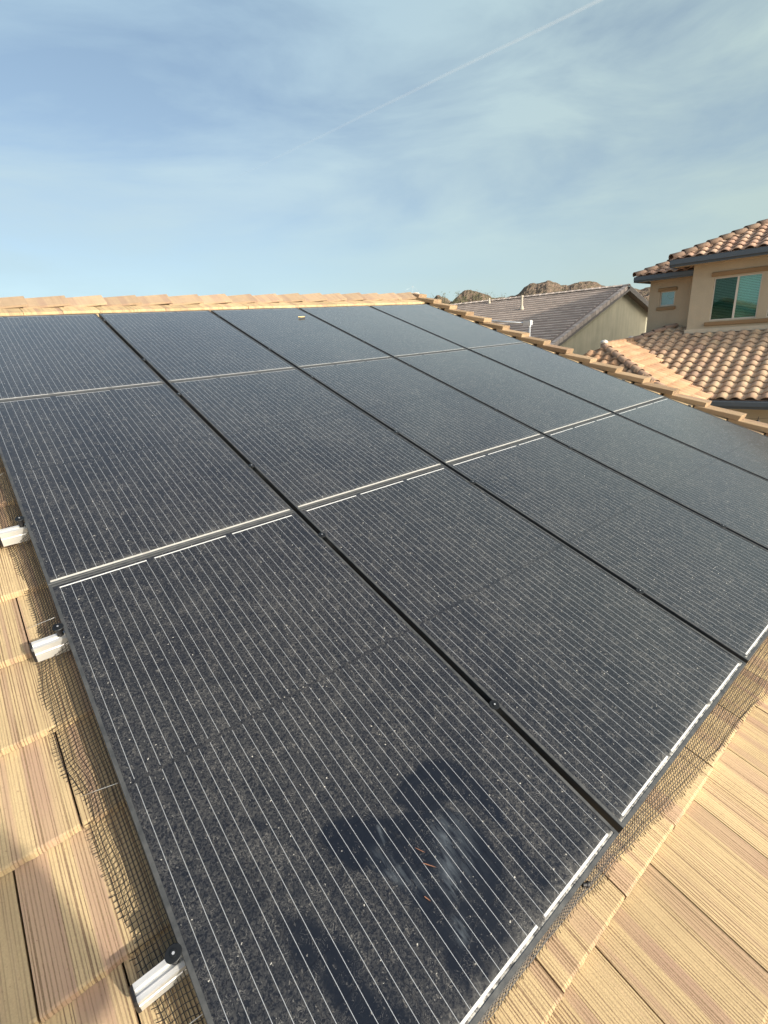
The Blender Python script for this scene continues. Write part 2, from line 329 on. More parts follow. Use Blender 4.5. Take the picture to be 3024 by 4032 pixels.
_f = _g.math('MULTIPLY', _g.rng(_g.noise(_o, 30, 4, .7), .35, .75, .05, .42), _g.rng(_nz, .5, .8, .12, 1.))
_g.put(_g.b.inputs['Base Color'], _g.mix(_f, (.05, .055, .06), (.25, .25, .235))); _g.put(_g.b.inputs['Roughness'], .5)

# ------------------------------------------------------------------ flat tiles
def flat_tiles(mb, x0, x1, y0, nrow, exp=.3202, wid=.2975, offs=(0., .1485), thick=.021, tilt=.024, near=None, top=0., ymax=None, keep=None, gap=.0022, jit=.0018):
    """courses of slabs; butt of row k at y0 + k*exp; the slab leans so its butt rides on the row below"""
    for k in range(nrow):
        yb = y0 + k*exp; ox = offs[k % 2]
        i0 = math.floor((x0 - ox)/wid); i1 = math.ceil((x1 - ox)/wid)
        for i in range(i0, i1):
            a = max(x0, ox + i*wid + gap); b = min(x1, ox + (i+1)*wid - gap)
            if b - a < .01: continue
            cx = (a + b)/2
            if keep and not keep(cx, yb + exp*.5): continue
            L = exp + .045
            if ymax is not None: L = min(L, ymax - yb)
            if L < .02: continue
            fine = near and near(cx, yb)
            ns = 26 if fine else 1
            dz = random.uniform(-.0015, .0015); dy = random.uniform(-.003, .003)*(1 if jit else 0); sk = random.uniform(-.002, .002)
            P = [[], [], [], []]
            for s_ in range(ns+1):
                t = s_/ns; x = a + (b-a)*t; y = yb + dy + sk*t
                j1 = (noise.noise(Vector((x*28, yb*9, 1)))*.0018 + noise.noise(Vector((x*140, yb*7, 5)))*.0022) if fine else 0
                j2 = (noise.noise(Vector((x*33, yb*9, 8)))*.0022 + noise.noise(Vector((x*150, yb*7, 9)))*.002) if fine else 0
                P[0].append((x, y - .002 + j2, top + dz - thick))
                P[1].append((x, y + .004 + j1 - (.003 if fine else 0), top + dz - (.002 if fine else 0) + j2*.15))
                P[2].append((x, y + .007, top + dz - .0003))
                P[3].append((x, yb + L, top + dz - tilt*L/exp))
            n = ns + 1; vs = P[0] + P[1] + P[2] + P[3]; fs = []
            for r in range(3):
                fs += [(r*n + q, r*n + q+1, (r+1)*n + q+1, (r+1)*n + q) for q in range(ns)]
            m0 = len(vs); vs += [(a, yb + L, top + dz - tilt*L/exp - thick), (b, yb + L, top + dz - tilt*L/exp - thick)]
            fs += [(0, n, 2*n, 3*n, m0), (ns, m0+1, 3*n+ns, 2*n+ns, n+ns), (3*n+ns, m0+1, m0, 3*n)]
            mb.add(vs, fs, 0)

# ------------------------------------------------------------------ ground
g_ = MB(); g_.add([(-6000,-6000,0),(6000,-6000,0),(6000,6000,0),(-6000,6000,0)], [(0,1,2,3)])
tag(g_.build('ground', M_ground, loc=(0,0,GZ)), kind='structure')

# ------------------------------------------------------------------ the house we stand on
XL, XR = -5.2, 5.42; YE, YR = -8.0, .72          # left end, right rake, eave and ridge in the roof frame
house = empty('tile_roof_house', (0, 0, GZ)); tag(house, 'house under the solar panels with tan flat-tile roof and stepped rake tiles', 'house')
ROT = (AL, 0, 0); OFF = (0, 0, -GZ)
mb = MB()
flat_tiles(mb, XL, XR, -5.094 - 9*.3202, 27, top=-.120, offs=(-.0970, .0515), near=lambda x, y: y < -2.2 and -.9 < x < 4.2, ymax=YR - .01)
def lift(p):       # the deck comes closer to the panels towards the ridge and the rake
    t = max((p[0]-3.6)/1.2, (p[1]+1.3)/1.2); t = min(1, max(0, t)); return (p[0], p[1], p[2] + .052*t*t*(3-2*t))
mb.v = [lift(p) for p in mb.v]
roof = mb.build('field_tiles', M_tile, house, OFF, ROT)
mb = MB(); mb.box((XL, YE+.05, -.21), (XR - .01, YR - .02, -.175))
mb.build('roof_deck', M_deck, house, OFF, ROT)
# back slope
AP = R2W(0, YR, -.12)
mb = MB(); bl = 9.0
mb.add([(XL, AP.y, AP.z), (XR, AP.y, AP.z), (XR, AP.y + bl*ca, AP.z - bl*sa), (XL, AP.y + bl*ca, AP.z - bl*sa)], [(0,1,2,3)])
flat = mb.build('back_slope', M_tile, house, OFF)
# ridge caps: shallow inverted V, butt end to the right, each lifted over the next
def cap(mb, x0, x1, wing=.165, lift=.0, th=.018, zc=-.052, seg=6):
    vs = []
    for (x, dz) in ((x0, 0.), (x1, .026)):
        prof = [(YR-.02-wing, zc-.022), (YR-.07, zc-.006), (YR, zc+.004), (YR+.07, zc-.05), (YR+wing-.02, zc-.115)]
        for y, z in prof: vs.append((x, y, z + dz + lift))
        for y, z in prof: vs.append((x, y, z + dz + lift - th))
    fs = [(i, 10+i, 11+i, i+1) for i in range(4)] + [(5+i, 6+i, 16+i, 15+i) for i in range(4)]
    fs += [(10+i, 15+i, 16+i, 11+i) for i in range(4)] + [(i, i+1, 6+i, 5+i) for i in range(4)]
    fs += [(0, 5, 15, 10), (4, 14, 19, 9)]
    mb.add(vs, fs)
mb = MB()
for k in range(-18, 16):
    x1 = .567 + .3175*k + random.uniform(-.008, .008)
    if x1 > 5.45: continue
    cap(mb, x1 - .365, x1, lift=random.uniform(-.004, .004))
mb.build('ridge_cap_tiles', M_cap, house, OFF, ROT)
# rake caps: L-shaped tiles stepping down the right edge
mb = MB()
for k in range(-19, 9):
    yb = -2.013 + .3145*k
    if yb > .55: continue
    L = min(.39, .74 - yb); z1 = .000 + random.uniform(-.004, .004); z0 = z1 - .046*L/.3145
    xi = 5.300 + random.uniform(-.008, .008); xo = 5.460
    n = 9; top = []; 
    sec = [(xi, -.046), (xi+.002, -.004), (xi+.008, 0.), (xo-.012, 0.), (xo, -.010), (xo, -.17), (xo-.02, -.17), (xo-.02, -.050)]
    vs = []
    for (y, z) in ((yb, z1), (yb+L, z0)):
        for (sx, sz) in sec: vs.append((sx + random.uniform(-.002, .002), y + random.uniform(-.004, .004), z + sz))
    q = len(sec)
    fs = [((i+1) % q, i, q+i, q+(i+1) % q) for i in range(q)] + [tuple(range(q)), tuple(range(2*q-1, q-1, -1))]
    mb.add(vs, fs)
mb.build('rake_cap_tiles', M_rake, house, OFF, ROT)
mb = MB()
for (x, y, z, s) in ((5.47, .73, -.058, (.055,.06,.030)), (5.40, .71, -.065, (.05,.07,.03)), (5.62, .78, -.10, (.11,.05,.025))):
    mb.sphere((x, y, z), 1., 14, 9, s, jit=.10)
mb.build('ridge_end_mortar', M_mortar, house, OFF, ROT)
# body under the roof
mb = MB(); e0 = R2W(0, YE+.5, -.3); bk = AP.y + 8.0
mb.add([(XR-.12, e0.y, 0), (XR-.12, bk, 0), (XR-.12, bk, e0.z-GZ+.2), (XR-.12, AP.y, AP.z-GZ-.16), (XR-.12, e0.y, e0.z-GZ)], [(0,1,2,3,4)])
mb.add([(XL+.2, e0.y, 0), (XR-.12, e0.y, 0), (XR-.12, e0.y, e0.z-GZ), (XL+.2, e0.y, e0.z-GZ)], [(0,1,2,3)])
mb.add([(XL+.2, e0.y, 0), (XL+.2, bk, 0), (XL+.2, bk, e0.z-GZ+.2), (XL+.2, AP.y, AP.z-GZ-.16), (XL+.2, e0.y, e0.z-GZ)], [(4,3,2,1,0)])
mb.build('stucco_wall', M_stucA, house)
mb = MB(); mb.box((XR-.02, YE, -.36), (XR+.02, YR, -.155)); mb.box((XL, YE-.02, -.34), (XR, YE+.03, -.15))
mb.build('fascia', M_wood, house, OFF, ROT)

# ------------------------------------------------------------------ solar panels
PW, PL, PT = .978, 1.661, .035
def frame_mb():
    mb = MB(); a, b = PW/2, PL/2; fw = .0105; lip = .0016
    # top flange ring, bevelled outer edge, outer wall, inner drop to the glass
    def ring(o, z): return [(-a+o, -b+o, z), (a-o, -b+o, z), (a-o, b-o, z), (-a+o, b-o, z)]
    R = [ring(.012, -PT), ring(0, -PT), ring(0, -.0012), ring(.0010, 0), ring(fw-.0006, 0), ring(fw, -.0005), ring(fw, -lip-.003)]
    vs = [p for r in R for p in r]; fs = []
    for k in range(len(R)-1):
        for i in range(4):
            j = (i+1) % 4; fs.append((4*k+i, 4*k+j, 4*k+4+j, 4*k+4+i))
    mb.add(vs, fs); return mb
def glass_mb(nx=1, ny=1):
    mb = MB(); a, b = PW/2 - .0095, PL/2 - .0095
    vs = [(-a + 2*a*i/nx, -b + 2*b*j/ny, -.0018) for j in range(ny+1) for i in range(nx+1)]
    mb.add(vs, [(j*(nx+1)+i, j*(nx+1)+i+1, (j+1)*(nx+1)+i+1, (j+1)*(nx+1)+i) for j in range(ny) for i in range(nx)]); return mb
def panel_at(c, r): return R2W(.005 + c + PW/2, -1.6662*r - .0025 - PL/2, 0)
rows = ['top row next to the ridge', 'middle row', 'bottom row next to the eave']
cols = ['leftmost', 'second from the left', 'middle', 'second from the right', 'rightmost']
def plabel(c, r):
    if (c, r) == (0, 2): return 'black solar panel with dark wiped smears at the bottom left of the array'
    return 'dusty black solar panel in the %s, %s' % (rows[r], cols[c])
pan = empty('solar_panel', panel_at(0, 0), ROT)
frame_mb().build('frame', M_pframe, pan); gl0 = glass_mb().build('glass', M_solar, pan)
mb = MB(); mb.add([(-.47,-.81,-.007),(.47,-.81,-.007),(.47,.81,-.007),(-.47,.81,-.007)], [(0,3,2,1)]); mb.build('backsheet', M_blkcap, pan)
for r in range(3):
    for c in range(5):
        p = pan if (r, c) == (0, 0) else copy_tree(pan)
        p.location = panel_at(c, r) + R2W(0, 0, random.uniform(-.0008, .0008))
        tag(p, plabel(c, r), 'solar panel', 'solar panels of the array')
        if (c, r) == (0, 2): wiped_panel = p
        for ch in bpy.data.objects:
            if ch.parent == p: ch['caked'] = (.55, 1.0, 0.0)[r]
# the wiped panel gets a fine sheet of glass carrying the outline of the smears
for ch in list(bpy.data.objects):
    if ch.parent == wiped_panel and ch.name.startswith('glass'): bpy.data.objects.remove(ch)
wg = glass_mb(192, 326).build('glass', M_solar, wiped_panel); wg['caked'] = 0.0
arc = [(.62,-4.556),(.688,-4.553),(.742,-4.586),(.766,-4.636),(.772,-4.691),(.764,-4.752),(.759,-4.8),(.747,-4.817),(.724,-4.8),(.721,-4.728),(.69,-4.687),(.637,-4.649),(.57,-4.646),(.543,-4.583),(.565,-4.565)]
arm = [(.369,-4.523),(.446,-4.554),(.512,-4.611),(.584,-4.631),(.637,-4.649),(.685,-4.76),(.678,-4.838),(.642,-4.887),(.578,-4.92),(.503,-4.928),(.435,-4.952),(.429,-4.914),(.443,-4.855),(.441,-4.788),(.419,-4.691),(.363,-4.64),(.346,-4.595),(.339,-4.54)]
low = [(.192,-4.626),(.227,-4.647),(.259,-4.69),(.279,-4.741),(.287,-4.768),(.274,-4.816),(.299,-4.867),(.32,-4.92),(.30,-4.99),(.24,-4.94),(.209,-4.819),(.199,-4.758),(.18,-4.691)]
rgt = [(.754,-4.797),(.741,-4.883),(.74,-4.955),(.73,-4.974),(.7,-4.946),(.7,-4.888),(.707,-4.835)]
rg2 = [(.566,-4.831),(.589,-4.879),(.58,-4.968),(.505,-4.98),(.452,-4.972),(.46,-4.917),(.498,-4.855)]
sc1 = [(.20,-4.40),(.215,-4.395),(.255,-4.44),(.245,-4.45)]; sc2 = [(.145,-4.50),(.155,-4.49),(.215,-4.44),(.222,-4.45)]; sc3 = [(.16,-4.62),(.17,-4.612),(.27,-4.54),(.275,-4.55)]
sc4 = [(.05,-4.42),(.058,-4.41),(.10,-4.47),(.095,-4.48)]; sc5 = [(.08,-4.60),(.09,-4.59),(.18,-4.56),(.185,-4.57)]
def sdist(px, py, poly):
    """signed distance arrays to a polygon (negative inside)"""
    P = np.array(poly); Q = np.roll(P, -1, 0); d = np.full(px.shape, 9.); ins = np.zeros(px.shape, bool)
    for (ax, ay), (bx, by) in zip(P, Q):
        ex, ey = bx-ax, by-ay; t = np.clip(((px-ax)*ex + (py-ay)*ey)/(ex*ex+ey*ey), 0, 1)
        d = np.minimum(d, np.hypot(px-ax-t*ex, py-ay-t*ey))
        c = ((ay > py) != (by > py)) & (px < (bx-ax)*(py-ay)/(by-ay+1e-12) + ax); ins ^= c
    return np.where(ins, -d, d)
me = wg.data; co = np.empty(len(me.vertices)*3); me.vertices.foreach_get('co', co); co = co.reshape(-1, 3)
pc = (.005 + PW/2, -1.6662*2 - .0025 - PL/2); X = co[:, 0] + pc[0]; Y = co[:, 1] + pc[1]
nz = np.array([noise.fractal(Vector((a*34, b*22, 0)), .8, 2.2, 4) for a, b in zip(X, Y)])
nz2 = np.array([noise.fractal(Vector((a*60+ b*14, b*16, 4)), .8, 2.2, 3) for a, b in zip(X, Y)])
wp = np.zeros(len(X))
for poly, amt, soft in ((arc, .95, .006), (arm, 1.0, .006), (low, 1.0, .014), (rgt, .9, .010), (rg2, .9, .02), (sc1, .7, .005), (sc2, .7, .005), (sc3, .6, .006), (sc4, .5, .005), (sc5, .5, .006)):
    d = sdist(X, Y, poly) + nz*.007
    s_ = np.clip(.5 - d/(2*soft), 0, 1); rim = np.exp(-((d+.010)/.009)**2)*.30 if poly in (arc, arm) else 0
    v = s_*(amt + rim)*np.clip(1.05 + nz2*.40, .35, 1.25); wp = np.maximum(wp, v)
at = me.attributes.new('wiped', 'FLOAT', 'POINT'); at.data.foreach_set('value', np.clip(wp, 0, 1))
sp_ = np.zeros(len(X))
for pts, wd, am in (([(.603,-4.701),(.569,-4.758),(.537,-4.81)], .022, 1.), ([(.497,-4.862),(.490,-4.885)], .014, 1.), ([(.473,-4.607),(.458,-4.643)], .005, .9), ([(.463,-4.702),(.457,-4.74),(.423,-4.694)], .010, .7), ([(.64,-4.72),(.60,-4.80)], .03, .45), ([(.43,-4.66),(.47,-4.76)], .02, .4)):
    d = np.full(len(X), 9.)
    for (ax, ay), (bx, by) in zip(pts, pts[1:]):
        ex, ey = bx-ax, by-ay; t = np.clip(((X-ax)*ex + (Y-ay)*ey)/(ex*ex+ey*ey), 0, 1); d = np.minimum(d, np.hypot(X-ax-t*ex, Y-ay-t*ey))
    sp_ = np.maximum(sp_, np.exp(-(d/wd)**2)*am)
at = me.attributes.new('smear', 'FLOAT', 'POINT'); at.data.foreach_set('value', sp_)

# ------------------------------------------------------------------ rails
RY = [-.216, -1.216, -1.884, -2.885, -3.550, -4.550]
RN = ['topmost', 'second from the top', 'third from the top', 'fourth from the top', 'second from the bottom', 'lowest, nearest the camera']
def make_rail():
    r = empty('mounting_rail'); mb = MB()
    w_, top, bot = .017, -.0365, -.098
    prof = [(-w_, bot), (w_, bot), (w_, top), (.0065, top), (.0065, top-.010), (-.0065, top-.010), (-.0065, top), (-w_, top), (-w_, top-.004), (-w_, top-.020), (-w_+.003, top-.022), (-w_+.003, top-.026), (-w_, top-.028)]
    vs = [(x, y, z) for x in (-.086, 5.035) for (y, z) in prof]; q = len(prof)
    fs = [(i, (i+1) % q, q + (i+1) % q, q + i) for i in range(q)] + [tuple(range(q-1, -1, -1)), tuple(range(q, 2*q))]
    mb.add(vs, fs); mb.build('rail_body', M_alu, r)
    for x, s in ((-.086, -1), (5.035, 1)):
        mb = MB(); z0, z1 = bot-.002, top+.002; pr = [(-w_-.002, z0+.008), (-w_+.003, z0), (w_-.003, z0), (w_+.002, z0+.008), (w_+.002, z1-.008), (w_-.004, z1), (-w_+.004, z1), (-w_-.002, z1-.008)]
        n = len(pr); vs = []
        for dx, k in ((0, 1.), (.0045, 1.), (.0075, .86)):
            for (y, z) in pr: vs.append((x + s*dx, y*k, (z - (z0+z1)/2)*k + (z0+z1)/2))
        fs = [(k*n+i, k*n+(i+1) % n, (k+1)*n+(i+1) % n, (k+1)*n+i) for k in range(2) for i in range(n)] + [tuple(range(n)), tuple(range(3*n-1, 2*n-1, -1))]
        mb.add(vs, fs); mb.build('end_cap', M_blkcap, r)
    return r
rail = make_rail(); rail.rotation_euler = ROT
for i, y in enumerate(RY):
    o = rail if i == 0 else copy_tree(rail); o.location = R2W(0, y, 0)
    tag(o, 'silver aluminium mounting rail under the panels, %s' % RN[i], 'rail', 'mounting rails under the array')
# feet under each rail
foot = empty('roof_hook'); mb = MB()
mb.box((-.02, -.03, -.16), (.02, .03, -.100)); mb.box((-.03, .030, -.16), (.03, .036, -.05)); mb.build('bracket', M_alu, foot)
mb = MB(); mb.cyl((0, .036, -.07), (0, .046, -.07), .008, n=6, smooth=False); mb.build('bolt', M_galv, foot)
k_ = 0
for i, y in enumerate(RY):
    for j, x in enumerate((.35, 1.65, 3.1, 4.4)):
        o = foot if k_ == 0 else copy_tree(foot); k_ += 1
        o.rotation_euler = ROT; o.location = R2W(x, y - .02, 0); tag(o, 'aluminium hook under the panels carrying a mounting rail', 'hook', 'hooks carrying the rails')
# ------------------------------------------------------------------ clamps
endc = empty('end_clamp'); mb = MB()
mb.cyl((0,0,-.037), (0,0,-.003), .0092, .0080, 20); mb.build('clamp_post', M_blkcap, endc)
mb = MB(); mb.cyl((0,0,-.003), (0,0,.0005), .0150, .0165, 28, smooth=False); mb.cyl((0,0,.0005), (0,0,.0018), .0165, .0150, 28)
mb.cyl((0,0,.0018), (0,0,.0042), .0070, .0064, 20); mb.build('clamp_disc', M_blk, endc)
mb = MB(); mb.cyl((0,0,.0042), (0,0,.0047), .0030, .0030, 6, smooth=False); mb.build('screw_socket', M_galv, endc)
cl_rows = ['first', 'second', 'third', 'fourth', 'fifth', 'sixth']
k_ = 0
for side, x in (('left', -.0075), ('right', 4.9955)):
    for i, y in enumerate(RY):
        o = endc if k_ == 0 else copy_tree(endc); k_ += 1
        o.rotation_euler = ROT; o.location = R2W(x, y + (.004 if side == 'left' else 0), .001)
        tag(o, 'black round end clamp on the %s edge of the array, %s rail from the top' % (side, cl_rows[i]), 'clamp', 'clamps along the array edges')
midc = empty('mid_clamp'); mb = MB()
mb.cyl((0,0,.0004), (0,0,.0028), .0170, .0160, 26, smooth=False); mb.cyl((0,0,.0028), (0,0,.0050), .0072, .0066, 20); mb.build('clamp_disc', M_blk, midc)
mb = MB(); mb.cyl((0,0,.0050), (0,0,.0055), .0030, .0030, 6, smooth=False); mb.build('screw_socket', M_galv, midc)
mb = MB(); mb.cyl((0,0,-.040), (0,0,.0004), .0045, n=10); mb.build('clamp_bolt', M_blkcap, midc)
k_ = 0
for c in range(1, 5):
    for i, y in enumerate(RY):
        o = midc if k_ == 0 else copy_tree(midc); k_ += 1
        o.rotation_euler = ROT; o.location = R2W(c - .0050, y, .0006)
        tag(o, 'small round black clamp on the %s dark seam from the left, %s from the top' % (cl_rows[c-1], cl_rows[i]), 'clamp', 'clamps between the panel columns')

# ------------------------------------------------------------------ bird mesh along the edges
def interp(x, tab):
    if x <= tab[0][0]: return tab[0][1]
    for (a, va), (b, vb) in zip(tab, tab[1:]):
        if x <= b: return va + (vb-va)*(x-a)/(b-a)
    return tab[-1][1]
Ltab = [(-5.05,-.050),(-4.75,-.055),(-4.559,-.066),(-4.508,-.071),(-4.448,-.077),(-4.333,-.079),(-4.141,-.087),(-4.058,-.082),(-4.01,-.092),(-3.958,-.107),(-3.834,-.109),(-3.771,-.109),(-3.65,-.105),(-3.555,-.090),(-3.366,-.061),(-3.115,-.062),(-2.95,-.068),(-2.829,-.080),(-2.5,-.075),(-2.,-.07),(0,-.07)]
Btab = [(0.,-5.012),(.6,-5.012),(.79,-5.018),(.893,-5.031),(.969,-5.03),(1.054,-5.037),(1.154,-5.045),(1.288,-5.061),(1.423,-5.07),(1.668,-5.086),(1.852,-5.089),(2.038,-5.11),(2.4,-5.10),(3.,-5.09),(5.1,-5.10)]
def surf(edge, s, t, tab):
    """point on the screen: s along the edge, t 0..1 from under the frame out to the loose hem"""
    out = interp(s, tab); j = .006*noise.noise(Vector((s*9, t*3, 2 if edge == 'L' else 6)))
    if edge == 'L':
        x0 = .012; x = x0 + (out - x0)*(t**1.25) + j*t; n = -.037 - .094*(t**.75) + .008*math.sin(math.pi*t) + j*.6
        return (x, s + .004*noise.noise(Vector((s*7, t*5, 9))), n)
    y0 = -4.990; y = y0 + (out - y0)*(t**1.2) + j*t; n = -.037 - .086*(t**.8) + .008*math.sin(math.pi*t) + j*.6
    return (s + .004*noise.noise(Vector((s*7, t*5, 9))), y, n)
def screen(edge, s0, s1, tab, name, pitch=.0128):
    mb = MB(); n = int((s1-s0)/pitch); r = .00105
    tot = .135
    nl = int(tot/pitch)
    # wires along the edge (wavy), wires across
    for k in range(nl):
        t = (k+.4)/nl; pts = []
        m = int((s1-s0)/.02)
        for i in range(m+1):
            s = s0 + (s1-s0)*i/m
            sk = s + (t-.5)*.05
            pts.append(surf(edge, s, min(1, t + .012*noise.noise(Vector((s*14, k*3.1, 0)))), tab))
        mb.tube(pts, r, 3, smooth=False)
    for i in range(n):
        s = s0 + pitch*i + random.uniform(-.0012, .0012); pts = []
        end = 1.0 + random.uniform(.02, .10)
        for q in range(9):
            t = end*q/8; ss = s + .055*t*(1 if edge == 'L' else -1)*0.5
            x, y, z = surf(edge, ss, min(t, 1.0), tab)
            if t > 1: 
                if edge == 'L': x -= (t-1)*.10; z += random.uniform(0, .004)
                else: y -= (t-1)*.10; z += random.uniform(0, .004)
            pts.append((x, y, z))
        mb.tube(pts, r, 3, smooth=False)
    return mb.build(name, M_wire, loc=(0,0,0), rot=ROT)
so1 = screen('L', -5.02, -.02, Ltab, 'bird_screen'); tag(so1, 'black wire mesh screen bent out from the left edge of the array', 'wire mesh')
so2 = screen('B', .02, 4.98, Btab, 'bird_screen'); tag(so2, 'black wire mesh screen bent out from the bottom edge of the array', 'wire mesh')
# steel clips holding the screen
def clip(p0, p1, r=.0009):
    c = R2W(*p0); o = empty('screen_clip', c, ROT); mb = MB()
    d = Vector(p1) - Vector(p0); mb.tube([(0,0,0), d*.5 + Vector((0,0,.001)), d], lambda t: r*(1 - .5*abs(t-.3)), 6); mb.build('clip_rod', M_steel, o); return o
for p0, p1, lb in (((-.089,-3.416,-.085), (-.003,-3.452,-.042), 'thin bright metal clip pointing over the mesh just above the second rail from the bottom'),
                   ((-.083,-4.070,-.100), (.003,-4.122,-.042), 'thin white metal clip across the mesh between the two lowest rails'),
                   ((-.045,-4.640,-.092), (.004,-4.654,-.042), 'thin white metal clip across the mesh below the lowest rail'),
                   ((-.060,-2.42,-.07), (-.004,-2.40,-.045), 'thin metal clip at the left frame edge above the upper visible rail')):
    tag(clip(p0, p1), lb, 'clip', 'clips holding the mesh screen')
# black plug peeking under the bottom frame
mb = MB(); mb.sphere((0,0,0), .0075, 10, 8, (1.3,.9,1), jit=.08); mb.cyl((-.015,.008,.004),(.0,.0,.0), .0055, n=8)
tag(mb.build('cable_plug', M_blkcap, loc=R2W(.84, -5.008, -.052), rot=ROT), 'black cable plug poking out under the bottom frame edge', 'cable plug')

# ------------------------------------------------------------------ leaves lying on the panels
def leaf(x, y, ln, wd, ang, m, lb, curl=.3):
    mb = MB(); n = 7; vs = []
    for i in range(n+1):
        t = i/n; wv = wd*math.sin(math.pi*min(1, t*.92+.06))*(1 + .25*math.sin(9*t)); z = .002 + curl*ln*.25*(t-.5)**2
        for s_ in (-1, 0, 1): vs.append(((t-.5)*ln, s_*wv/2, z + (abs(s_)*wd*.25)))
    fs = [(3*i+j, 3*i+j+1, 3*i+3+j+1, 3*i+3+j) for i in range(n) for j in range(2)]
    mb.add(vs, fs, 0, True)
    vs2 = [(a, b, c-.0004) for a, b, c in vs]; mb.add(vs2, [tuple(reversed(f)) for f in fs], 0, True)
    o = mb.build('dry_leaf', m, loc=R2W(x, y, .0005), rot=ROT); o.rotation_mode = 'QUATERNION'
    o.rotation_quaternion = Matrix.Rotation(AL, 4, 'X').to_quaternion() @ Matrix.Rotation(ang, 4, 'Z').to_quaternion()
    tag(o, lb, 'leaf', 'dry leaves on the panels')
leaf(.522, -4.708, .026, .0016, 2.1, M_leaf, 'small red-brown dry leaf sliver, upper one inside the wiped smear')
leaf(.519, -4.745, .034, .0022, -.9, M_leaf, 'forked orange-brown dry leaf, middle one inside the wiped smear')
leaf(.470, -4.790, .017, .0026, -1.2, M_leaf, 'short orange dry leaf, lowest one inside the wiped smear')
leaf(2.81, -.385, .085, .040, .1, M_leaf2, 'straw-coloured dry leaf on the middle panel of the top row')

# ------------------------------------------------------------------ conduit beside the rake
con = empty('electrical_conduit', (5.65, -1.08, GZ)); tag(con, 'grey metal conduit with a square elbow box rising beside the rake tiles', 'conduit')
D = Vector((5.65, -1.08, GZ))
def L_(p): return Vector(p) - D
mb = MB(); mb.tube([L_((5.65,-1.04,-.338)), L_((5.65,-.6,-.285)), L_((5.65,-.1,-.225)), L_((5.65,.3,-.19))], .011, 10); mb.build('conduit_pipe', M_galv, con)
mb = MB(); mb.box(tuple(L_((5.625,-1.185,-.372))), tuple(L_((5.675,-1.075,-.318)))); mb.box(tuple(L_((5.629,-1.178,-.318))), tuple(L_((5.671,-1.080,-.314)))); mb.build('elbow_box', M_galv, con)
mb = MB(); mb.cyl(L_((5.65,-1.075,-.342)), L_((5.65,-1.045,-.339)), .017, n=14); mb.cyl(L_((5.65,-1.160,-.372)), L_((5.65,-1.160,-.395)), .016, n=14); mb.build('coupling', M_galv, con)
mb = MB(); mb.tube([L_((5.65,-1.160,-.39)), L_((5.65,-1.160,-2.0)), L_((5.65,-1.160,GZ+.3))], .011, 10); mb.build('down_pipe', M_galv, con)

# thin rod above the ridge end
mb = MB(); mb.cyl((0,0,-.3), (0,0,.118), .0022, .0012, 6); mb.sphere((0,0,.12), .006, 8, 6, jit=.3)
for s_ in (-1, 1): mb.tube([(0,0,.118), (s_*.10,.02,.085), (s_*.24,.05,.02)], .0006, 3)
tag(mb.build('roof_rod', M_galv, loc=R2W(5.49, .82, -.09)), 'thin pale rod with a small knob and stay wires above the ridge end', 'rod')

# ------------------------------------------------------------------ neighbour: two-storey house with barrel tiles
def barrel_field(mb, O, U, V, poly, wid=.285, exp=.290, hgt=.050, pan=.012, lift_=.030):
    """S-profile tiles: U along the eave, V up the slope; kept where the tile centre lies in poly (u, v)"""
    O = Vector(O); U = Vector(U).normalized(); V = Vector(V).normalized(); W = U.cross(V)
    us = [p[0] for p in poly]; vs_ = [p[1] for p in poly]
    def inside(x, y):
        c = False
        for (ax, ay), (bx, by) in zip(poly, poly[1:] + poly[:1]):
            if (ay > y) != (by > y) and x < (bx-ax)*(y-ay)/(by-ay) + ax: c = not c
        return c
    i0 = math.floor(min(us)/wid) - 1; i1 = math.ceil(max(us)/wid) + 1; nr = int(max(vs_)/exp) + 1
    for r in range(nr):
        for i in range(i0, i1):
            cu = (i+.5)*wid; cv = (r+.5)*exp
            if not inside(cu, cv): continue
            jz = random.uniform(-.004, .004); jv = random.uniform(-.008, .008); ju = random.uniform(-.004, .004)
            low, up = [], []
            ts = [0, .06, .16, .28, .42, .54, .64, .70, .85, 1.0]
            for t in ts:
                h = hgt*math.sin(math.pi*t/.70)**.8 if t < .70 else -pan*math.sin(math.pi*(t-.70)/.30)
                u = i*wid + t*wid + ju
                low.append((u, r*exp + jv, h + lift_ + jz)); up.append((u, (r+1)*exp + .03, h + jz - .002))
            lip = [(a, b + .002, c - .018) for a, b, c in low]
            n = len(ts); P = [O + U*a + V*b + W*c for a, b, c in lip + low + up]
            mb.add(P, [(n+k, n+k+1, 2*n+k+1, 2*n+k) for k in range(n-1)], 0, True)
            b = len(mb.v) - 3*n
            for k in range(n-1): mb.f.append((b+k, b+k+1, b+n+k+1, b+n+k)); mb.mi.append(0); mb.sm.append(False)
def hip_caps(mb, A, B, r=.085, exp=.36):
    A = Vector(A); B = Vector(B); d = (B-A); L = d.length; d.normalize(); side = d.cross(Vector((0,0,1))).normalized(); up = side.cross(d)
    k = 0; s = 0
    while s < L - .05:
        e = min(L, s + exp + .05); vs = []; n = 9
        for (q, rr, lf) in ((s, r, .030), (e, r*.84, .0)):
            for j in range(n+1):
                t = -.5 + (math.pi+1.)*j/n; vs.append(A + d*q + side*(math.cos(t)*rr) + up*(math.sin(t)*rr*.8 + lf))
            for j in range(n+1):
                t = -.5 + (math.pi+1.)*j/n; vs.append(A + d*q + side*(math.cos(t)*(rr-.016)) + up*(math.sin(t)*(rr-.016)*.8 + lf))
        m = n+1
        mb.add(vs, [(j, 2*m+j, 2*m+j+1, j+1) for j in range(n)], 0, True)
        b = len(mb.v) - 4*m
        for j in range(n): mb.f.append((b+j, b+j+1, b+m+j+1, b+m+j)); mb.mi.append(0); mb.sm.append(False)
        s += exp
XW = 16.99
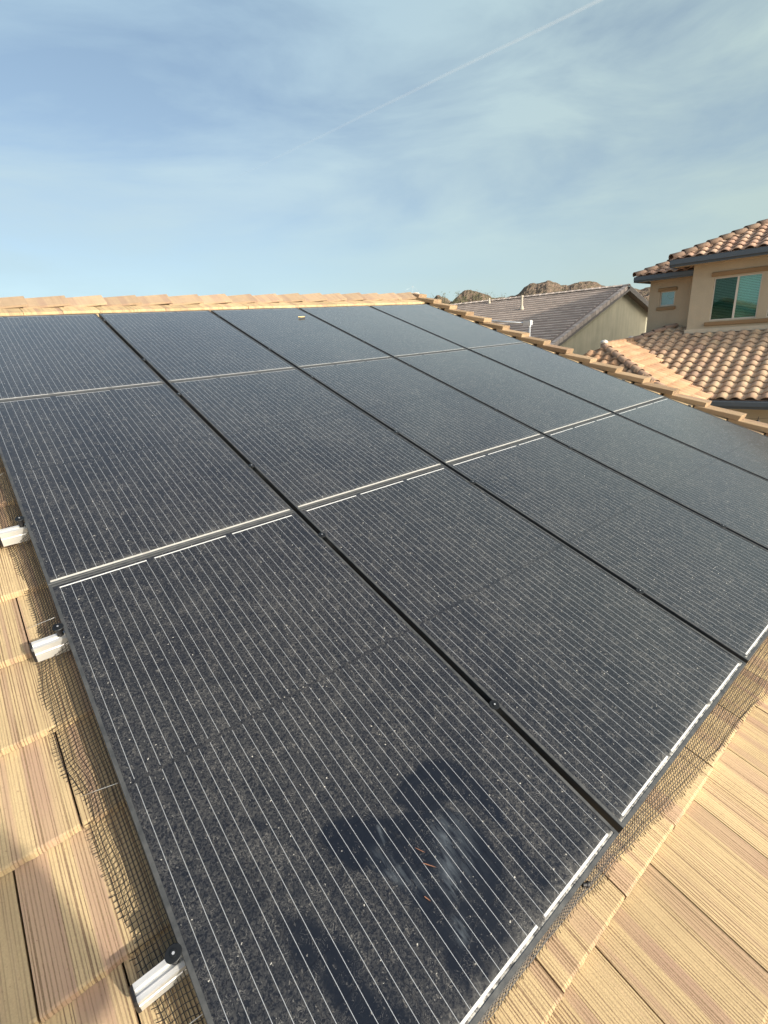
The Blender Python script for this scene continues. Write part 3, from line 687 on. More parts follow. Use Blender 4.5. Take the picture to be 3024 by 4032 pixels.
nb = empty('two_storey_house', (XW, 1.19, GZ)); tag(nb, 'two-storey tan stucco house with orange barrel tile roofs at the right', 'house')
NO = (-XW, -1.19, -GZ)
nb.rotation_euler = (0, 0, math.radians(8))
def nbuild(mb, name, m, parent=nb, loc=NO): return mb.build(name, m, parent, loc)
# walls with real window openings
def wall_x(mb, x, th, y0, y1, z0, z1, holes):
    """wall whose face looks towards -x; holes (ya, yb, za, zb)"""
    ys = sorted({y0, y1, *[q for h in holes for q in h[:2]]}); zs = sorted({z0, z1, *[q for h in holes for q in h[2:]]})
    for a, b in zip(ys, ys[1:]):
        for c, d in zip(zs, zs[1:]):
            if any(h[0] <= a and b <= h[1] and h[2] <= c and d <= h[3] for h in holes): continue
            mb.add([(x,a,c),(x,b,c),(x,b,d),(x,a,d)], [(0,3,2,1)])
    for (a, b, c, d) in holes:
        mb.add([(x,a,c),(x,b,c),(x,b,d),(x,a,d),(x+th,a,c),(x+th,b,c),(x+th,b,d),(x+th,a,d)], [(0,1,5,4),(1,2,6,5),(2,3,7,6),(3,0,4,7)])
W1 = (-.475, .640, -.625, .510); W2 = (-1.80, -.690, -.635, .500); WS = (1.75, 2.165, -.10, .325)
mb = MB(); wall_x(mb, XW, .12, -9.0, 1.19, -.84, 1.05, [W1, W2])
mb.add([(XW,1.19,-.84),(XW+.6,1.19,-.84),(XW+.6,1.19,1.05),(XW,1.19,1.05)], [(0,1,2,3)])
mb.add([(XW,-9,-.84),(XW+9,-9,-.84),(XW+9,-9,1.05),(XW,-9,1.05)], [(0,1,2,3)])
nbuild(mb, 'upper_wall', M_stucB)
mb = MB(); wall_x(mb, XW+.6, .12, 1.19, 2.48, -1.5, .78, [WS]); mb.add([(XW+.6,2.48,GZ),(XW+9,2.48,GZ),(XW+9,2.48,.78),(XW+.6,2.48,.78)], [(0,1,2,3)])
nbuild(mb, 'set_back_wall', M_stucA)
mb = MB()   # pale weep band over the roof, flared at the corner
mb.box((XW-.035, -9.0, -.955), (XW+.02, 1.235, -.835)); nbuild(mb, 'base_band', M_trimpale)
mb = MB(); mb.box((13.62, -9, GZ), (13.74, -.4, -2.36)); mb.box((14.9, .2, GZ), (XW, .3, -2.2)); mb.box((XW, 2.3, GZ), (XW+.05, 2.35, -1.0)); nbuild(mb, 'lower_wall', M_stucB)
def window(wy, x, name, panes, label=None):
    a, b, c, d = wy; f = .028; fr = MB()
    fr.box((x+.045, a, c), (x+.10, a+f, d)); fr.box((x+.045, b-f, c), (x+.10, b, d)); fr.box((x+.045, a+f, c), (x+.10, b-f, c+f)); fr.box((x+.045, a+f, d-f), (x+.10, b-f, d))
    win = nbuild(fr, 'window', M_frame)
    if len(panes) > 1:
        m_ = (a+b)/2 - .012; mm = MB(); mm.box((x+.030, m_-.024, c+f), (x+.095, m_+.024, d-f)); mm.build('meeting_stile', M_frame, win)
    else: m_ = None
    for (ya, yb, gm, gn) in panes:
        p = MB(); p.box((x+.066, ya, c+f), (x+.070, yb, d-f)); p.build(gn, gm, win)
    return win
mid = (-.475+.640)/2 - .012
w1 = window(W1, XW, 'window', [(mid+.024, .612, M_screen, 'screened_pane'), (-.447, mid-.024, M_glass, 'glass_pane')])
w2 = window(W2, XW, 'window', [(-1.245, -.718, M_screen, 'screened_pane'), (-1.772, -1.29, M_glass, 'glass_pane')])
w3 = window(WS, XW+.6, 'window', [(1.778, 2.137, glass_mat('pale_glass', (.72, .80, .86), .14), 'glass_pane')])
for wn, (a, b, c, d) in ((w1, W1), (w2, W2)):
    bm_ = MB(); n = 26
    for i in range(n):
        z = c + .03 + (d-c-.05)*i/n
        bm_.add([(XW+.150, a+.01, z), (XW+.150, b-.01, z), (XW+.172, b-.01, z+.030), (XW+.172, a+.01, z+.030)], [(0,3,2,1)])
    bm_.build('blind', M_blind, wn)
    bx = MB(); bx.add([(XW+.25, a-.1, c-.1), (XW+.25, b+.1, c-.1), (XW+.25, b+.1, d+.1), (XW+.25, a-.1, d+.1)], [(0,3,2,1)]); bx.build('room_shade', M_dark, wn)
bx = MB(); bx.add([(XW+.85, 1.6, -.2), (XW+.85, 2.3, -.2), (XW+.85, 2.3, .4), (XW+.85, 1.6, .4)], [(0,3,2,1)]); bx.build('room_shade', mat('pale_curtain', (.30,.36,.40), .9), w3)
mb = MB(); mb.tube([(XW+.70, 2.00+.115*math.cos(t*math.pi/10), .215+.105*math.sin(t*math.pi/10)) for t in range(21)], lambda t: .011 + .004*math.sin(40*t), 6)
tag(mb.build('window_wreath', M_green), 'round dark green wreath hanging inside the small upstairs window', 'wreath')
for (x, a, b, c, d, nm) in ((XW, -9., .715, .545, .66, 'window_header'), (XW, -9., .745, -.765, -.660, 'window_sill'), (XW+.6, 1.70, 2.235, .325, .425, 'window_header'), (XW+.6, 1.70, 2.235, -.220, -.125, 'window_sill')):
    if a < -5: segs = ((-2.05, b),)
    else: segs = ((a, b),)
    for sa_, sb_ in segs:
        m2 = MB(); m2.box((x-.055, sa_, c), (x-.0025, sb_, d)); o = nbuild(m2, nm, M_trimbrown)
        bv = o.modifiers.new('round', 'BEVEL'); bv.width = .018; bv.segments = 3
# upper roof: eave line, slope, hip
P1 = math.atan(.39)
mb = MB(); Vv = (math.cos(P1), 0, math.sin(P1)); EX, EY, EZ = 16.47, 1.66, 1.10
run = 4.2; sl_ = run/math.cos(P1)
barrel_field(mb, (EX, EY, EZ), (0,-1,0), Vv, [(0,0),(11,0),(11-run,sl_),(run,sl_)])
nbuild(mb, 'upper_roof_tiles', M_barrel2)
mb = MB(); mb.add([(EX, EY, EZ-.01), (EX+run, EY-run, EZ+run*.39-.01), (EX+run, -9+run, EZ+run*.39-.01), (EX, -9.3, EZ-.01)], [(3,2,1,0)])
mb.add([(EX, EY, EZ), (EX+8.4, EY, EZ), (EX+run, EY-run, EZ+run*.39)], [(0,1,2)]); mb.add([(EX+8.4, EY, EZ), (EX+8.4, -9.3, EZ), (EX+run, -9+run, EZ+run*.39), (EX+run, EY-run, EZ+run*.39)], [(0,1,2,3)])
mb.add([(EX, -9.3, EZ), (EX+8.4, -9.3, EZ), (EX+run, -9+run, EZ+run*.39)], [(2,1,0)])
nbuild(mb, 'upper_roof_base', M_barrel2)
mb = MB(); hip_caps(mb, (EX-.02, EY+.02, EZ+.03), (EX+run, EY-run, EZ+.03+run*.39), .125); nbuild(mb, 'hip_tiles', M_hipcap)
mb = MB(); mb.box((EX-.03, -9.3, EZ-.20), (EX, EY+.02, EZ-.01)); mb.box((EX-.10, -9.3, EZ-.14), (EX-.03, EY+.02, EZ-.03)); mb.box((EX-.03, EY, EZ-.20), (EX+8.4, EY+.03, EZ-.01)); nbuild(mb, 'fascia', M_wood)
mb = MB(); mb.box((EX, -9.3, EZ-.19), (XW+.3, EY, EZ-.165)); mb.box((EX, 1.0, EZ-.192), (XW+4, EY, EZ-.167)); nbuild(mb, 'soffit', M_stucB)
# small set-back roof
EX2, EY2, EZ2 = 17.10, 2.80, .82; run2 = 2.6
mb = MB(); barrel_field(mb, (EX2, EY2, EZ2), (0,-1,0), Vv, [(0,0),(2.6,0),(2.6,run2/math.cos(P1)),(run2,run2/math.cos(P1))]); nbuild(mb, 'set_back_roof_tiles', M_barrel2)
mb = MB(); mb.add([(EX2, EY2, EZ2-.01), (EX2+run2, EY2-run2, EZ2+run2*.39-.01), (EX2, .2, EZ2-.01)], [(2,1,0)]); mb.add([(EX2, EY2, EZ2), (EX2+7, EY2, EZ2), (EX2+run2, EY2-run2, EZ2+run2*.39)], [(0,1,2)]); nbuild(mb, 'set_back_roof_base', M_barrel2)
mb = MB(); hip_caps(mb, (EX2-.02, EY2+.02, EZ2+.02), (EX2+run2, EY2-run2, EZ2+.02+run2*.39), .115); nbuild(mb, 'hip_tiles', M_hipcap)
mb = MB(); mb.box((EX2-.03, 1.2, EZ2-.17), (EX2, EY2+.02, EZ2-.01)); mb.box((EX2-.09, 1.2, EZ2-.12), (EX2-.03, EY2+.02, EZ2-.03)); mb.box((EX2-.03, EY2, EZ2-.17), (EX2+7, EY2+.03, EZ2-.01)); nbuild(mb, 'fascia', M_wood)
mb = MB(); mb.box((EX2, 1.192, EZ2-.16), (EX2+.6, EY2, EZ2-.135)); nbuild(mb, 'soffit', M_stucA)
# lower roof facing us, with a small wing
S1 = .353; P2 = math.atan(S1); zc_ = lambda x: -.95 - S1*(XW - x)
ex = 13.08; ez = zc_(ex); c2 = math.cos(P2)
V2 = (c2, 0, math.sin(P2))
def uv(x, y): return (-(y) + 2.7, (x-ex)/c2)
poly = [uv(ex,-8.8), uv(XW-.02,-8.8), uv(XW-.02,1.2), uv(XW+.58,1.2), uv(XW+.58,1.62), uv(16.55,2.62), uv(ex,-.29)]
mb = MB(); barrel_field(mb, (ex, 2.7, ez), (0,-1,0), V2, poly); nbuild(mb, 'lower_roof_tiles', M_barrel)
mb = MB(); mb.add([(ex,-8.9,ez-.02),(XW+.6,-8.9,zc_(XW+.6)-.02),(XW+.6,1.62,zc_(XW+.6)-.02),(16.55,2.62,zc_(16.55)-.02),(ex,-.29,ez-.02)], [(0,4,3,2,1)])
mb.add([(XW+.6,1.62,zc_(XW+.6)),(16.55,2.62,zc_(16.55)),(16.55,6.2,-2.33),(XW+1,6.2,-2.33)], [(0,1,2,3)])
P3 = math.atan(.425); c3 = math.cos(P3); wr = 2.6; wz = -1.09; WX = 14.2; dY = (wz-ez)/.425; hx = (wz-ez)/.425
mb.add([(ex,wr-dY,ez-.02),(16.55,2.62,wz-.02),(WX,wr,wz-.02),(WX-hx,wr-dY,ez-.02)], [(0,1,2,3)])
mb.add([(WX,wr,wz),(16.55,2.62,wz),(16.55,wr+dY,ez),(WX-hx,wr+dY,ez)], [(0,1,2,3)]); mb.add([(WX-hx,wr-dY,ez-.02),(WX,wr,wz-.02),(WX-hx,wr+dY,ez-.02)], [(0,1,2)])
nbuild(mb, 'lower_roof_base', M_hipcap)
mb = MB(); o_ = (WX-hx, wr-dY, ez)
barrel_field(mb, o_, (1,0,0), (0,c3,math.sin(P3)), [(0,0),(ex-o_[0]+.05,0),(16.5-o_[0],dY/c3),(hx,dY/c3)], hgt=.095, pan=.04, lift_=.016); 
barrel_field(mb, (WX-hx, wr+dY, ez), (0,-1,0), (c3,0,math.sin(P3)), [(0,0),(2*dY,0),(dY,dY/c3)])
nbuild(mb, 'wing_roof_tiles', M_wing)
mb = MB(); hip_caps(mb, (WX-hx, wr-dY, ez+.03), (WX, wr, wz+.03), .105); nbuild(mb, 'brown_hip_tiles', M_hipcap); mb = MB(); hip_caps(mb, (16.60, 2.60, zc_(16.6)+.03), (XW+.62, 1.62, zc_(XW+.62)+.03), .105); nbuild(mb, 'brown_hip_tiles', M_hipcap)
mb = MB(); hip_caps(mb, (16.55, 2.61, wz+.03), (WX, wr, wz+.03), .105, .33); nbuild(mb, 'wing_ridge_tiles', M_wing)
mb = MB(); mb.sphere((WX-.02, wr-.02, wz+.13), 1., 12, 8, (.11,.10,.06), jit=.12); mb.sphere((16.60, 2.62, wz+.13), 1., 12, 8, (.08,.08,.05), jit=.12); nbuild(mb, 'hip_mortar', M_mortar)
mb = MB(); mb.box((ex-.03, -8.9, ez-.20), (ex, -.25, ez-.015)); mb.box((ex-.11, -8.9, ez-.13), (ex-.03, -.25, ez-.03)); nbuild(mb, 'fascia', M_wood)
mb = MB(); mb.box((ex, -8.9, ez-.19), (13.62, -.25, ez-.165)); nbuild(mb, 'soffit', M_stucB)
# string light under the lower eave
mb = MB(); pts = [(13.0, -2.4 + .1*i, ez-.24 - .10*math.sin(math.pi*i/14)) for i in range(15)]; mb.tube(pts, .004, 4)
mb.cyl((13.0,-1.95,ez-.28), (13.0,-1.95,ez-.36), .006, n=6); mb.sphere((13.0,-1.95,ez-.39), .035, 10, 8, (1,1,1.2)); 
tag(mb.build('string_light', M_blkcap), 'black hanging bulb on a thin wire under the lower barrel-tile eave', 'string light')

# ------------------------------------------------------------------ far house with grey-brown flat tiles
A = Vector((28.37, 8.91, 1.30)); sk = math.radians(-18); rd = Vector((math.sin(sk), math.cos(sk), 0)); PF = .366
fh = empty('gable_house', (A.x, A.y, GZ)); tag(fh, 'single-storey house with grey-brown flat-tile roof and olive stucco gable', 'house')
RL = 15.0; HL = 7.6; HR = 7.0
def FP(s, r, up=0): return Vector((s, 0, -abs(s)*PF + up)) + rd*r      # s across (left negative), r along the ridge
def fbuild(mb, n, m): return mb.build(n, m, fh, (0, 0, A.z - GZ))
mb = MB(); sl2 = math.sqrt(1 + PF*PF)
tmp = MB(); flat_tiles(tmp, 0, RL, 0, 23, exp=.352, wid=.33, offs=(0,.165), thick=.060, tilt=.068, gap=.002, ymax=HL*sl2, jit=0)
def cv(p): s = -(HL - p[1]/sl2); q = FP(s, RL - p[0]); return (q.x - .3*p[2], q.y, q.z + p[2] + .01)
mb.v = [cv(p) for p in tmp.v]; mb.f = tmp.f; mb.mi = tmp.mi; mb.sm = tmp.sm
fbuild(mb, 'roof_tiles', M_far)
mb = MB()
for sgn, H in ((-1, HL), (1, HR)):
    q = [FP(0, -.35, -.03), FP(sgn*H, -.35, -.03), FP(sgn*H, RL, -.03), FP(0, RL, -.03)]; q2 = [p - Vector((0,0,.12)) for p in q]
    mb.add(q + q2, [(0,1,2,3),(7,6,5,4),(0,4,5,1),(1,5,6,2)])
fbuild(mb, 'roof_slab', mat('roof_slab_grey', (.22,.175,.15), .9))
mb = MB()
k = 0; s = -HL + .05
while s < -.25:     # rake tiles on the left gable slope: short blocks
    e = s + .31; j = random.uniform(-.012, .012)
    q = [FP(s, -.42, .035+j), FP(e, -.42, .015+j), FP(e, -.22, .02+j), FP(s, -.22, .04+j)]; q2 = [p - Vector((0,0,.21)) for p in q]
    mb.add(q + q2, [(0,1,2,3),(0,4,5,1),(1,5,6,2),(3,7,4,0),(2,6,7,3)]); s += .352
s = .25
while s < HR:
    e = s + .34; q = [FP(s, -.42, .02), FP(e, -.42, .04), FP(e, -.22, .04), FP(s, -.22, .02)]; q2 = [p - Vector((0,0,.10)) for p in q]
    mb.add(q + q2, [(0,1,2,3),(0,4,5,1),(1,5,6,2),(3,7,4,0)]); s += .352
r = -.42
while r < RL:       # ridge tiles
    q0, q1 = FP(0, r), FP(0, r+.40)
    for (a_, b_) in ((-.17, 0), (0, .17)):
        vs = [q0 + Vector((a_,0,-abs(a_)*PF+.065)), q0 + Vector((b_,0,-abs(b_)*PF+.065)), q1 + Vector((b_,0,-abs(b_)*PF+.045)), q1 + Vector((a_,0,-abs(a_)*PF+.045))]
        mb.add(vs + [p - Vector((0,0,.03)) for p in vs], [(0,1,2,3),(0,4,5,1),(3,7,4,0),(1,5,6,2),(2,6,7,3)])
    r += .36
fbuild(mb, 'rake_and_ridge_tiles', M_far)
mb = MB(); base = GZ - A.z
mb.add([FP(-HL+.5, 0, 0)*1, FP(0, 0, -.16), FP(HR-.5, 0, -.0), Vector((HR-.5,0,base)), Vector((-HL+.5,0,base))], [(4,3,2,1,0)])
v = [FP(-HL+.5,0,-.1), FP(-HL+.5,RL-.3,-.1)]; mb.add([v[0], v[1], Vector((v[1].x,v[1].y,base)), Vector((v[0].x,v[0].y,base))], [(0,1,2,3)])
v = [FP(HR-.5,0,-.1), FP(HR-.5,RL-.3,-.1)]; mb.add([v[0], v[1], Vector((v[1].x,v[1].y,base)), Vector((v[0].x,v[0].y,base))], [(3,2,1,0)])
fbuild(mb, 'stucco_wall', M_stucG)
mb = MB()
for sgn, H in ((-1, HL), (1, HR)):
    q = [FP(0, -.46, -.02 if sgn > 0 else -.17), FP(sgn*H, -.46, -.02 if sgn > 0 else -.17), FP(sgn*H, -.46, -.28), FP(0, -.46, -.28)]
    q2 = [p + Vector((0,.05,0)) for p in q]; mb.add(q + q2, [(0,1,2,3),(4,7,6,5),(3,2,6,7)])
fbuild(mb, 'barge_board', mat('barge_board_grey', (.16,.15,.14), .8))
def vent(s, r, h, rad, lb, base_=True):
    p = FP(s, r) + Vector((A.x, A.y, A.z)); o = empty('vent_pipe', p); m3 = MB(); m3.cyl((0,0,-.1), (0,0,h), rad, n=14); m3.cyl((0,0,h-.12), (0,0,h), rad*1.25, n=14); m3.build('pipe', M_pvc, o)
    m3 = MB(); m3.cyl((0,0,-.05), (0,0,.16), rad*2.0, rad*1.15, 14); m3.build('flashing', M_pvc, o); tag(o, lb, 'vent pipe', 'vents on the far roof')
vent(-1.95, 4.2, .70, .065, 'tall tan vent pipe on the grey-brown tile roof')
vent(-.35, 7.2, .26, .045, 'short thin vent pipe close to the ridge of the grey-brown roof')
def hood(s, r, lb, sc=1.):
    p = FP(s, r) + Vector((A.x, A.y, A.z)); o = empty('roof_vent', p); m3 = MB(); m3.cyl((0,0,-.1), (0,0,.20*sc), .13*sc, .11*sc, 14); m3.cyl((0,0,.20*sc), (0,0,.30*sc), .19*sc, .08*sc, 14); m3.build('hood', M_pvc, o); tag(o, lb, 'roof vent', 'vents on the far roof')
hood(-1.9, 8.2, 'low tan hooded roof vent left of the tall pipe'); hood(-3.1, 12.9, 'low hooded roof vent near our rake tiles', .9)

# tall house added out of view, sized to shade the olive gable
tl_ = empty('added_shade_house', (29, -3, GZ)); tag(tl_, 'added tall tan stucco house, out of view, placed to shade the olive gable', 'house')
mb = MB(); mb.box((-5.3, -4.5, 0), (4.9, 3.0, 9.45)); mb.build('wall', M_stucA, tl_)
mb = MB(); mb.box((-5.45, -4.65, 9.45), (5.05, 3.15, 9.75)); mb.build('parapet', M_trimpale, tl_)
mb = MB()
for z_ in (1.0, 4.2): 
    for x_ in (-3, 1.2): mb.box((x_, 3.0, z_), (x_+1.5, 3.04, z_+1.3))
mb.build('window', M_dark, tl_)

# ------------------------------------------------------------------ one more house in the gap, far behind
fo = Vector((62, 33.0, GZ)); hs = empty('distant_house', fo); tag(hs, 'distant pale house with grey roof seen in the gap below the hill', 'house')
mb = MB(); mb.box((-9, -3, 0), (9, 8, 5.3)); mb.build('wall', mat('pale_stucco', (.55,.50,.43), .9), hs)
mb = MB(); mb.add([(-9.6,-3.6,5.25),(9.6,-3.6,5.25),(9.6,8.6,5.25),(-9.6,8.6,5.25),(-4,2.5,7.3),(4,2.5,7.3)], [(0,1,5,4),(1,2,5),(2,3,4,5),(3,0,4),(3,2,1,0)]); mb.build('roof', mat('grey_roof', (.27,.22,.19), .9), hs)
mb = MB(); mb.box((-5, -3.06, 3.3), (-3.6, -3.01, 4.5)); mb.box((2, -3.06, 3.3), (3.4, -3.01, 4.5)); mb.build('window', M_dark, hs)

# ------------------------------------------------------------------ desert hills
M_hill = mat('rocky_desert_hill', (.3,.2,.14), .97, spec=.1); g = G(M_hill); o = g.obj()
c = g.mix(g.rng(g.noise(o, .035, 7, .65), .35, .65), (.25,.185,.14), (.15,.115,.09)); c = g.mix(g.rng(g.noise(o, .16, 6, .75), .48, .62), c, (.10,.095,.06))
c = g.mix(g.rng(g.noise(o, .10, 4, .8), .66, .72), c, (.10,.075,.06)); c = g.mix(g.rng(g.noise(g.vadd(o, (90.,0.,0.)), .35, 5, .8), .60, .70, 0, .7), c, (.34,.27,.21))
g.put(g.b.inputs['Base Color'], c); g.bump(g.noise(o, .22, 8, .75), 1.0, 4.)
def hill(name, tab, dist, depth, seed, label, n=150, m=50, amp=1.):
    mb = MB(); a0, a1 = tab[0][0], tab[-1][0]; vs = []
    for j in range(m+1):
        v = j/m*2 - 1; R = dist + depth*v
        for i in range(n+1):
            az = a0 + (a1-a0)*i/n; el = interp(az, tab); H = dist*math.tan(math.radians(el)) - (GZ - CAM.z)
            pr = (1 - abs(v))**.85 if v < 0 else (1 - v)**1.2
            x = CAM.x + R*math.sin(math.radians(az)); y = CAM.y + R*math.cos(math.radians(az))
            q = noise.ridged_multi_fractal(Vector((x*.022, y*.022, seed)), .8, 2.3, 7, 1., 2.2)
            f = noise.fractal(Vector((x*.05, y*.05, seed)), .8, 2.2, 5)
            sp = 1 - abs(v)
            z = H*pr + (q-1.2)*7*amp*sp*(1 - sp**6*.75) + f*3.4*amp*min(1, sp*2)
            if sp < .02: z = -5
            vs.append((x - CAM.x, y - CAM.y, z))
    mb.add(vs, [(j*(n+1)+i, (j+1)*(n+1)+i, (j+1)*(n+1)+i+1, j*(n+1)+i+1) for j in range(m) for i in range(n)])
    return tag(mb.build(name, M_hill, loc=(CAM.x, CAM.y, GZ)), label, kind='structure')
hill('hill', [(43.6,1.0),(44.6,2.6),(45.1,3.45),(45.6,3.85),(45.9,3.87),(46.4,3.6),(47.2,3.1),(48,2.3),(49.5,1.0)], 780, 130, 3., 'small brown hill')
hill('hill', [(45.8,1.2),(46.8,2.7),(47.4,3.15),(47.96,3.58),(48.6,3.9),(49.2,4.02),(49.6,3.95),(50.2,3.75),(51.03,3.35),(52.03,3.10),(53.5,2.7),(56,1.2)], 620, 120, 8., 'middle scrubby hill')
hill('hill', [(49,1.2),(51,2.2),(52.6,2.8),(53.53,3.15),(54.4,3.65),(55.1,4.05),(55.5,4.13),(55.8,4.0),(56.1,4.13),(56.6,4.28),(56.9,4.40),(57.15,4.22),(57.5,4.0),(58.1,3.85),(58.6,3.65),(59.0,3.60),(59.5,3.75),(60.2,3.72),(60.9,3.62),(61.7,3.42),(62.1,3.28),(63.3,3.0),(64.6,2.68),(65.5,2.45),(66.6,2.58),(68.2,2.95),(70,3.2),(74,2.8),(80,2.0),(90,1.0)], 950, 230, 15., 'wide rocky main hill', 330, 70)

# ------------------------------------------------------------------ desert tree behind the far roof
M_bark = mat('tree_bark', (.16,.13,.09), .9); M_fol = mat('sparse_olive_leaves', (.085,.10,.035), .8)
def tree(x, y, H, R, label, seed, nleaf=2600):
    rnd = random.Random(seed); t = empty('desert_tree', (x, y, GZ)); tag(t, label, 'tree', 'desert trees behind the grey-brown roof'); mb = MB(); tips = []
    def grow(p, d, L, r, k):
        q = p + d*L; mid_ = (p+q)/2 + Vector((rnd.uniform(-1,1), rnd.uniform(-1,1), rnd.uniform(-.5,.5)))*L*.07
        mb.tube([p, mid_, q], lambda t_: r*(1 - .35*t_), 5)
        if k == 0: tips.append((q, d)); return
        if k < 3: tips.append((mid_, d))
        for i in range(3):
            nd = (d + Vector((rnd.uniform(-1,1), rnd.uniform(-1,1), rnd.uniform(-.25,.7)))*.62).normalized(); grow(q, nd, L*rnd.uniform(.62,.85), r*.6, k-1)
    for i in range(3): grow(Vector((0,0,0)), Vector((rnd.uniform(-.4,.4), rnd.uniform(-.4,.4), 1)).normalized(), H*.27, .10, 4)
    top = max(q.z for q, d in tips); s_ = H/top; mb.v = [(a*s_*R, b*s_*R, c_*s_) for a, b, c_ in mb.v]
    mb.build('trunk', M_bark, t); lf = MB()
    for i in range(nleaf):
        q, d = rnd.choice(tips); p = Vector((q.x*s_*R, q.y*s_*R, q.z*s_)) + Vector((rnd.gauss(0,.16), rnd.gauss(0,.16), rnd.gauss(0,.16)))
        a = Vector((rnd.uniform(-1,1), rnd.uniform(-1,1), rnd.uniform(-1,1))).normalized()*.07; b = a.orthogonal().normalized()*.028
        lf.add([p-a, p+b, p+a, p-b], [(0,1,2,3)])
    lf.build('crown', M_fol, t)
def azp(az, d): return CAM.x + d*math.sin(math.radians(az)), CAM.y + d*math.cos(math.radians(az))
x_, y_ = azp(48.6, 52); tree(x_, y_, 8.35, 1.0, 'wispy olive desert tree, left one above the far roof', 5)
x_, y_ = azp(51.3, 56); tree(x_, y_, 8.0, .9, 'wispy olive desert tree, right one above the far roof', 11, 1600)

# ------------------------------------------------------------------ the person taking the picture, standing behind the camera
def zr(y): return (-.128 + sa*y)/ca
def skin(name, pts, edges, m, parent, sub=2, loc=(0,0,0)):
    me = bpy.data.meshes.new(name); me.from_pydata([p[0] for p in pts], edges, []); me.materials.append(m)
    o = bpy.data.objects.new(name, me); COL.objects.link(o); o.parent = parent; o.location = loc
    md = o.modifiers.new('skin', 'SKIN'); md.use_smooth_shade = True
    if not me.skin_vertices: return o
    for i, p in enumerate(pts):
        r = p[1]; me.skin_vertices[0].data[i].radius = (r, r) if isinstance(r, (int, float)) else r
    me.skin_vertices[0].data[0].use_root = True
    sb = o.modifiers.new('sub', 'SUBSURF'); sb.levels = sub; sb.render_levels = sub; return o
PX, PY = -.01, -5.74; base = Vector((PX, PY, zr(PY)))
per = empty('person', base); tag(per, 'person in cap and shirt standing on the roof tiles, holding up a phone', 'person')
fwd = Vector((.30, .95, 0)).normalized(); rgt_ = Vector((fwd.y, -fwd.x, 0))
def B(r, f, z): return rgt_*r + fwd*f + Vector((0,0,z - .09 - base.z))
cl_ = CAM - base
def rel(v): return Vector(v) - base
M_skin = mat('skin', (.52,.33,.24), .55); M_shirt = mat('work_shirt', (.16,.20,.27), .9); M_trou = mat('trousers', (.10,.10,.11), .9); M_capm = mat('cap', (.05,.06,.08), .9); M_boot = mat('boots', (.07,.05,.035), .8)
fl = B(-.14, .05, 0); fr_ = B(.16, -.04, 0); fl.z = zr((base+fl).y) - base.z; fr_.z = zr((base+fr_).y) - base.z
ps = [(B(0,0,-1.13), .14), (B(0,.01,-.95), .125), (B(0,.0,-.76), .15), (B(0,-.01,-.62), .11), (B(0,.01,-.535), .055), (B(0,.03,-.46), .072), (B(0,.035,-.36), .095), (B(0,.03,-.29), .075),
      (B(.17,-.01,-.66), .060), (B(.21,.06,-.92), .046), (cl_ + rgt_*.10 - fwd*.09 + Vector((0,0,-.13)), .030), (cl_ + rgt_*.055 - fwd*.045 + Vector((0,0,-.07)), .024),
      (B(-.18,-.01,-.66), .062), (B(-.27,.08,-.88), .046), (cl_ - rgt_*.15 - fwd*.09 + Vector((0,0,-.13)), .030), (cl_ - rgt_*.10 - fwd*.045 + Vector((0,0,-.08)), .024),
      (B(-.09,0,-1.20), .095), ((B(-.12,.07,-1.62)), .062), (fl + Vector((0,0,.09)), .042), (fl + fwd*.12 + Vector((0,0,.05)), .035),
      (B(.09,0,-1.20), .095), ((B(.14,.04,-1.64)), .062), (fr_ + Vector((0,0,.09)), .042), (fr_ + fwd*.12 + Vector((0,0,.05)), .035)]
ed = [(0,1),(1,2),(2,3),(3,4),(4,5),(5,6),(6,7),(3,8),(8,9),(9,10),(10,11),(3,12),(12,13),(13,14),(14,15),(0,16),(16,17),(17,18),(18,19),(0,20),(20,21),(21,22),(22,23)]
skin('body', ps, ed, M_skin, per)
skin('shirt', [(ps[0][0], .155), (ps[1][0], .145), (ps[2][0], .170), (ps[3][0], .125), (ps[8][0], .080), (ps[9][0], .066), (ps[9][0].lerp(ps[10][0], .45), .055), (ps[12][0], .080), (ps[13][0], .066), (ps[13][0].lerp(ps[14][0], .45), .055)],
     [(0,1),(1,2),(2,3),(3,4),(4,5),(5,6),(3,7),(7,8),(8,9)], M_shirt, per)
skin('trousers', [(B(0,0,-1.12), .15), (ps[16][0], .112), (ps[17][0], .080), (fl + Vector((0,0,.13)), .068), (ps[20][0], .112), (ps[21][0], .080), (fr_ + Vector((0,0,.13)), .068)], [(0,1),(1,2),(2,3),(0,4),(4,5),(5,6)], M_trou, per)
for q in (fl, fr_): skin('boot', [(q + Vector((0,0,.10)), .052), (q + Vector((0,0,.045)), .048), (q + fwd*.15 + Vector((0,0,.04)), .040)], [(0,1),(1,2)], M_boot, per)
mb = MB(); hc = B(0,.035,-.315); mb.sphere(hc, .118, 20, 10, (1,1.08,.80))
mb.add([hc + rgt_*a*.085 + fwd*(.09 + .10*math.sqrt(max(0, 1 - a*a))*k) + Vector((0,0,.005 - .012*k)) for k in (0, 1) for a in (-1,-.5,0,.5,1)], [(i, i+1, i+6, i+5) for i in range(4)]); mb.build('cap', M_capm, per)
mb = MB(); mb.sphere(B(0,.135,-.40), .016, 8, 6, (.8,1,1.3)); mb.build('nose', M_skin, per)
